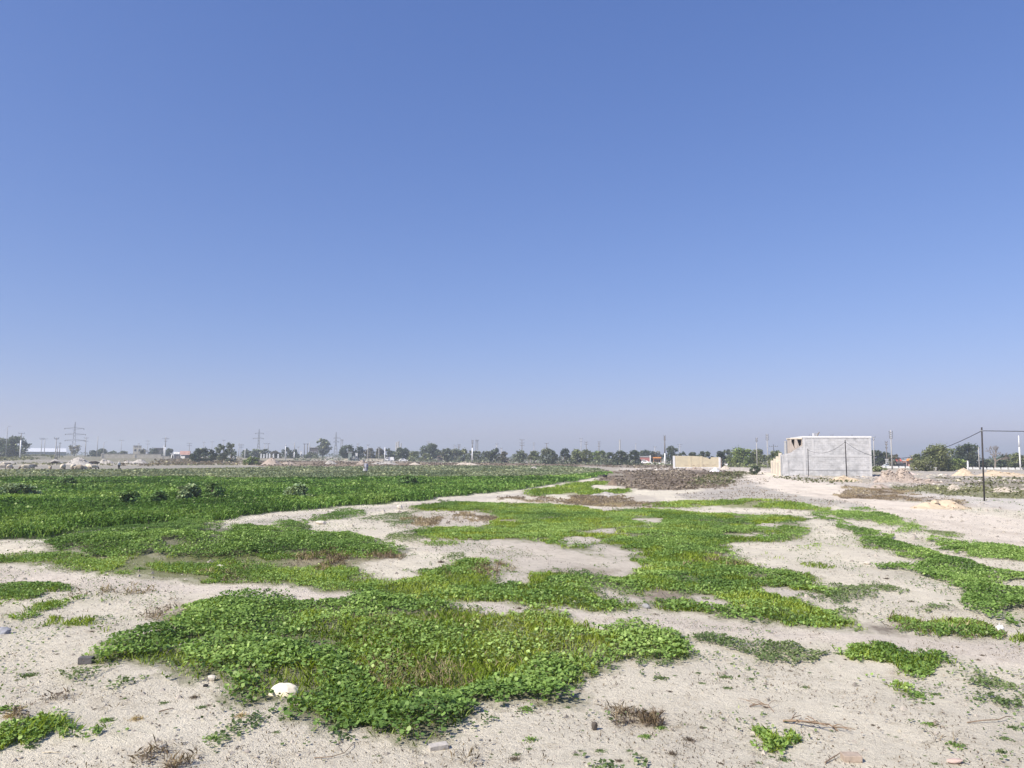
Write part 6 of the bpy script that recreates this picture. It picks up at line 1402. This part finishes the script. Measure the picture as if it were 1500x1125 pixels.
SKINM = surf('skin', (.38, .24, .17), .6, .05); SHIRTW = surf('white_shirt', (.72, .72, .70), .9, .06); TROU = surf('dark_trousers', (.035, .035, .04), .9, .1); ROBE = surf('lavender_grey_cloth', (.36, .36, .42), .95, .1, 6); HAIRM = surf('dark_hair', (.02, .017, .015), .8, .1); SCARF = surf('pale_scarf', (.75, .72, .68), .95, .08); SHOE = surf('dark_shoe', (.02, .018, .016), .7, .1); BAGW = surf('white_bag', (.75, .76, .76), .7, .06)
def person(label, u, v, h, ang, top, low, head, stride=.16, robe=False, carry=False):
    p = ground_at(u, v); k = h / 1.75
    V = [(0, 0, .95)]; Rr = [(.15, .115)]; E = []
    def add(q, r, par): V.append(q); Rr.append(r); E.append((par, len(V) - 1)); return len(V) - 1
    w1 = add((0, 0, 1.10), (.135, .10), 0); ch = add((0, 0, 1.30), (.16, .11), w1); nb = add((0, .0, 1.45), (.075, .07), ch); nk = add((0, .01, 1.52), (.055, .055), nb)
    hd = add((0, .02, 1.60), (.075, .085), nk); h2 = add((0, .02, 1.69), (.078, .09), hd); add((0, .015, 1.75), (.05, .06), h2); add((0, .115, 1.60), (.018, .018), hd)
    arms = []; legs = []
    for s in (-1, 1):
        add((s * .085, .015, 1.62), (.014, .02), hd)
        sh = add((s * .17, 0, 1.41), .065, ch); el = add((s * .235, -.02 + s * .05, 1.13), .045, sh); wr = add((s * .25, .07 + s * .04, .90), .03, el); pm = add((s * .25, .085 + s * .04, .83), .038, wr)
        for f, (dx, l) in enumerate(((-.026, .075), (-.009, .085), (.009, .08), (.026, .065))):
            a = add((s * .25 + dx * .4, .09 + s * .04 + dx, .77), .011, pm); add((s * .245, .10 + s * .04 + dx, .77 - l * .75), .009, a)
        a = add((s * .235, .125 + s * .04, .81), .012, pm); add((s * .232, .135 + s * .04, .765), .010, a)
        arms.append((sh, el, wr)); st = s * stride
        hp = add((s * .095, 0, .88), .085, 0); kn = add((s * .10, st * .5 + .04, .50), .062, hp); an = add((s * .10, st - .05, .09), .042, kn); add((s * .105, st + .12, .035), .036, an); legs.append((hp, kn, an))
    root = empty('person', p, math.atan2(-p.x, p.y) + R(ang), label, 'person'); root.scale = (k, k, k)
    link('body', skin_mesh(V, E, Rr, 0, 2), SKINM, root)
    def part(name, chain, m, g=1.0):        # clothing grown over the same joints
        ids = sorted({i for c in chain for i in c}); mp = {i: j for j, i in enumerate(ids)}; ed = {tuple(sorted((mp[a], mp[b]))) for c in chain for a, b in zip(c[:-1], c[1:])}
        rr = [tuple(x * g + .014 for x in (Rr[i] if isinstance(Rr[i], tuple) else (Rr[i], Rr[i]))) for i in ids]
        return link(name, skin_mesh([V[i] for i in ids], list(ed), rr, 0, 2), m, root)
    part('shirt', [(0, w1, ch, nb)] + [(ch, a, b, c) for a, b, c in arms], top, 1.12)
    part('trousers', [(0, a, b, c) for a, b, c in legs], low, 1.15)
    for a, b, c in legs:
        q = V[c]; MB().tube([(q[0], q[1] - .05, .05), (q[0], q[1] + .08, .05), (q[0] + .005, q[1] + .19, .035)], [.045, .05, .035], 8).build('shoe', SHOE, root, smooth=True)
    hb = bmesh.new(); bmesh.ops.create_uvsphere(hb, u_segments=14, v_segments=9, radius=1); hm = MB()
    hm.add([(x.co.x * .098, x.co.y * .115 + .0, max(x.co.z, -.75 if head is SCARF else -.25) * .115 + 1.685) for x in hb.verts], [tuple(q.index for q in f.verts) for f in hb.faces]); hb.free()
    hm.build('headscarf' if head is SCARF else 'hair', head, root, smooth=True)
    for s in (-1, 1): MB().box((s * .032, .108, 1.635), (.02, .012, .012)).build('eye', DARK, root)
    if robe:
        b = MB(); n = 20; rings = [(1.42, .14, .10), (1.2, .20, .15), (.95, .21, .17), (.7, .23, .19), (.42, .25, .22)]
        vs = [((rx + .02 * math.sin(5 * t)) * math.cos(t), (ry + .02 * math.cos(4 * t)) * math.sin(t), z) for z, rx, ry in rings for t in [2 * math.pi * q / n for q in range(n)]]
        b.add(vs, [(i * n + q, i * n + (q + 1) % n, (i + 1) * n + (q + 1) % n, (i + 1) * n + q) for i in range(4) for q in range(n)]); b.build('long_coat', ROBE, root, smooth=True)
    return root, p, k
person('shepherd in a white top and dark trousers standing right of the flock', 174, 688.8, 1.62, 10, SHIRTW, TROU, SCARF, .05)
pr, pp, pk = person('person in a loose lavender-grey coat walking through the crop field with a white bag', 536, 694, 1.95, 175, ROBE, TROU, SCARF, .2, True)
bq = pr.matrix_basis @ Vector((.27, .06, .62)); bb = MB(); bb.box((0, 0, -.04), (.26, .14, .34), top=.75); bb.tube([(-.08, 0, .12), (-.05, 0, .22), (.05, 0, .22), (.08, 0, .12)], .012, 5)
cb = bb.build('carrier_bag', BAGW, None, bq); cb.rotation_euler = pr.rotation_euler; tag(cb, 'white carrier bag hanging from the hand of the person in the crop field', 'bag')

# ------------------------------------------------------------------ cars far along the road
def car(label, u, v, ang, m, van=False, d=None):
    p = ground_at(u, v) if d is None else at_dist(u, d); root = empty('parked_car' if not van else 'van', p, math.atan2(-p.x, p.y) + R(ang), label, 'van' if van else 'car')
    if van: prof = [(-2.3, .35), (2.3, .35), (2.35, .9), (1.9, 1.15), (1.35, 1.95), (-2.25, 2.0), (-2.35, .6)]
    else: prof = [(-2.1, .32), (2.1, .32), (2.18, .62), (2.05, .80), (1.05, .92), (.45, 1.40), (-1.0, 1.44), (-1.65, .98), (-2.1, .92), (-2.18, .6)]
    o = MB().prism(prof, -.85, .85).build('body', m, root); bv = o.modifiers.new('bevel', 'BEVEL'); bv.width = .06; bv.segments = 2
    for s in (-1, 1):
        win = [(.35, .95), (.02, 1.33), (-.9, 1.36), (-1.35, 1.0)] if not van else [(1.5, 1.2), (1.2, 1.8), (.4, 1.82), (.4, 1.2)]
        MB().prism([(x * 1.0, z) for x, z in win], s * .855, s * .875).build('window', GLASS, root)
        for x in (-1.35, 1.35):
            w_ = MB(); w_.tube([(x, s * .72, .32), (x, s * .9, .32)], .32, 14); w_.build('wheel', RUBBER, root)
            w_ = MB(); w_.tube([(x, s * .9, .32), (x, s * .915, .32)], .18, 10); w_.build('rim', STEEL, root)
        MB().box((2.13, s * .6, .66), (.1, .35, .14)).build('headlight', WHITE, root); MB().box((-2.14, s * .62, .74), (.08, .3, .14)).build('tail_light', REDR, root)
    return root
CW = surf('white_car_paint', (.80, .80, .80), .35, .03, spec=.5); CD = surf('dark_car_paint', (.04, .045, .055), .3, .05, spec=.5); CG = surf('grey_blue_car_paint', (.33, .37, .42), .35, .05, spec=.5)
car('white van parked under the dark mop-headed tree', 570, 675, 180, CW, True, 372)
car('white saloon car parked below the dome-shaped tree', 591, 675, 5, CW, False, 368)
car('white car half hidden at the right edge of the twin-topped trees', 340, 672, 0, CW, False, 400)
car('grey-blue car parked right of the conical dark tree', 935, 679, 185, CG, False, 318)
car('white car parked between the grey-blue car and the white post', 946, 679.2, 0, CW, False, 312)
car('dark saloon car parked in front of the red-roofed kiosk', 1315, 684, 178, CD, False, 245)
car('small pale car beside the dark saloon, half behind the concrete pole', 1304, 684, 0, CG, False, 250)
pole('white lamp post between the parked cars and the orange hut', 952.5, 667, 318, r=.22, m=WHITE, name='post', cat='post')
# ------------------------------------------------------------------ light, air, camera
SUN_EL, SUN_AZ = R(42), R(232)          # azimuth clockwise from +Y: behind and to the left
sd = Vector((math.cos(SUN_EL) * math.sin(SUN_AZ), math.cos(SUN_EL) * math.cos(SUN_AZ), math.sin(SUN_EL)))
sl = bpy.data.lights.new('sun', 'SUN'); sl.energy = 4.9; sl.angle = R(.5); sl.color = (1, .93, .83)
so = bpy.data.objects.new('sun', sl); COL.objects.link(so); so.rotation_euler = (-sd).to_track_quat('-Z', 'Y').to_euler()
w = bpy.data.worlds.new('World'); scene.world = w; w.use_nodes = True; nt = w.node_tree
sky = nt.nodes.new('ShaderNodeTexSky'); sky.sky_type = 'NISHITA'; sky.sun_disc = False
sky.sun_elevation = SUN_EL; sky.sun_rotation = SUN_AZ; sky.air_density = 1.0; sky.dust_density = 0.6; sky.ozone_density = 6.0
bg = nt.nodes['Background']; bg.inputs[1].default_value = .087
sp = nt.nodes.new('ShaderNodeSeparateColor'); cbn = nt.nodes.new('ShaderNodeCombineColor'); nt.links.new(sky.outputs[0], sp.inputs[0])
for k, (e, t) in enumerate(((.945, 1.01), (.79, 1.13), (.62, 2.02))):      # camera-like tone response of the clear sky
    pw = nt.nodes.new('ShaderNodeMath'); pw.operation = 'POWER'; pw.inputs[1].default_value = e; nt.links.new(sp.outputs[k], pw.inputs[0])
    ml = nt.nodes.new('ShaderNodeMath'); ml.operation = 'MULTIPLY'; ml.inputs[1].default_value = t; nt.links.new(pw.outputs[0], ml.inputs[0]); nt.links.new(ml.outputs[0], cbn.inputs[k])
nt.links.new(cbn.outputs[0], bg.inputs[0])

HAZE = True
if HAZE:
    hz = MB().box((0, 1250, 23), (6600, 3400 + 900, 60)).build('haze', None, fix=True)
    m = bpy.data.materials.new('haze_air'); m.use_nodes = True; t = m.node_tree; t.nodes.remove(t.nodes['Principled BSDF'])
    v = t.nodes.new('ShaderNodeVolumePrincipled'); v.inputs['Color'].default_value = (.90, .97, 1.0, 1); v.inputs['Density'].default_value = .0006; v.inputs['Anisotropy'].default_value = .2
    t.links.new(v.outputs[0], t.nodes['Material Output'].inputs['Volume']); hz.data.materials.append(m); hz['kind'] = 'stuff'; hz['label'] = 'thin pale haze over the plain'

cam = bpy.data.cameras.new('camera'); co = bpy.data.objects.new('camera', cam); COL.objects.link(co)
cam.sensor_width = 36; cam.lens = 36 * F / 1500; cam.clip_start = .1; cam.clip_end = 8000
M = Matrix(((RIGHT[0], UP[0], -FWD[0], 0), (RIGHT[1], UP[1], -FWD[1], 0), (RIGHT[2], UP[2], -FWD[2], H), (0, 0, 0, 1)))
co.matrix_world = M; scene.camera = co
scene.view_settings.view_transform = 'Standard'; scene.view_settings.look = 'None'; scene.view_settings.exposure = 0.6; scene.view_settings.gamma = 1
scene.cycles.max_bounces = 6; scene.cycles.diffuse_bounces = 3; scene.cycles.transmission_bounces = 3; scene.cycles.volume_bounces = 0; scene.cycles.transparent_max_bounces = 4
scene.cycles.use_denoising = True
scene.cycles.use_adaptive_sampling = False
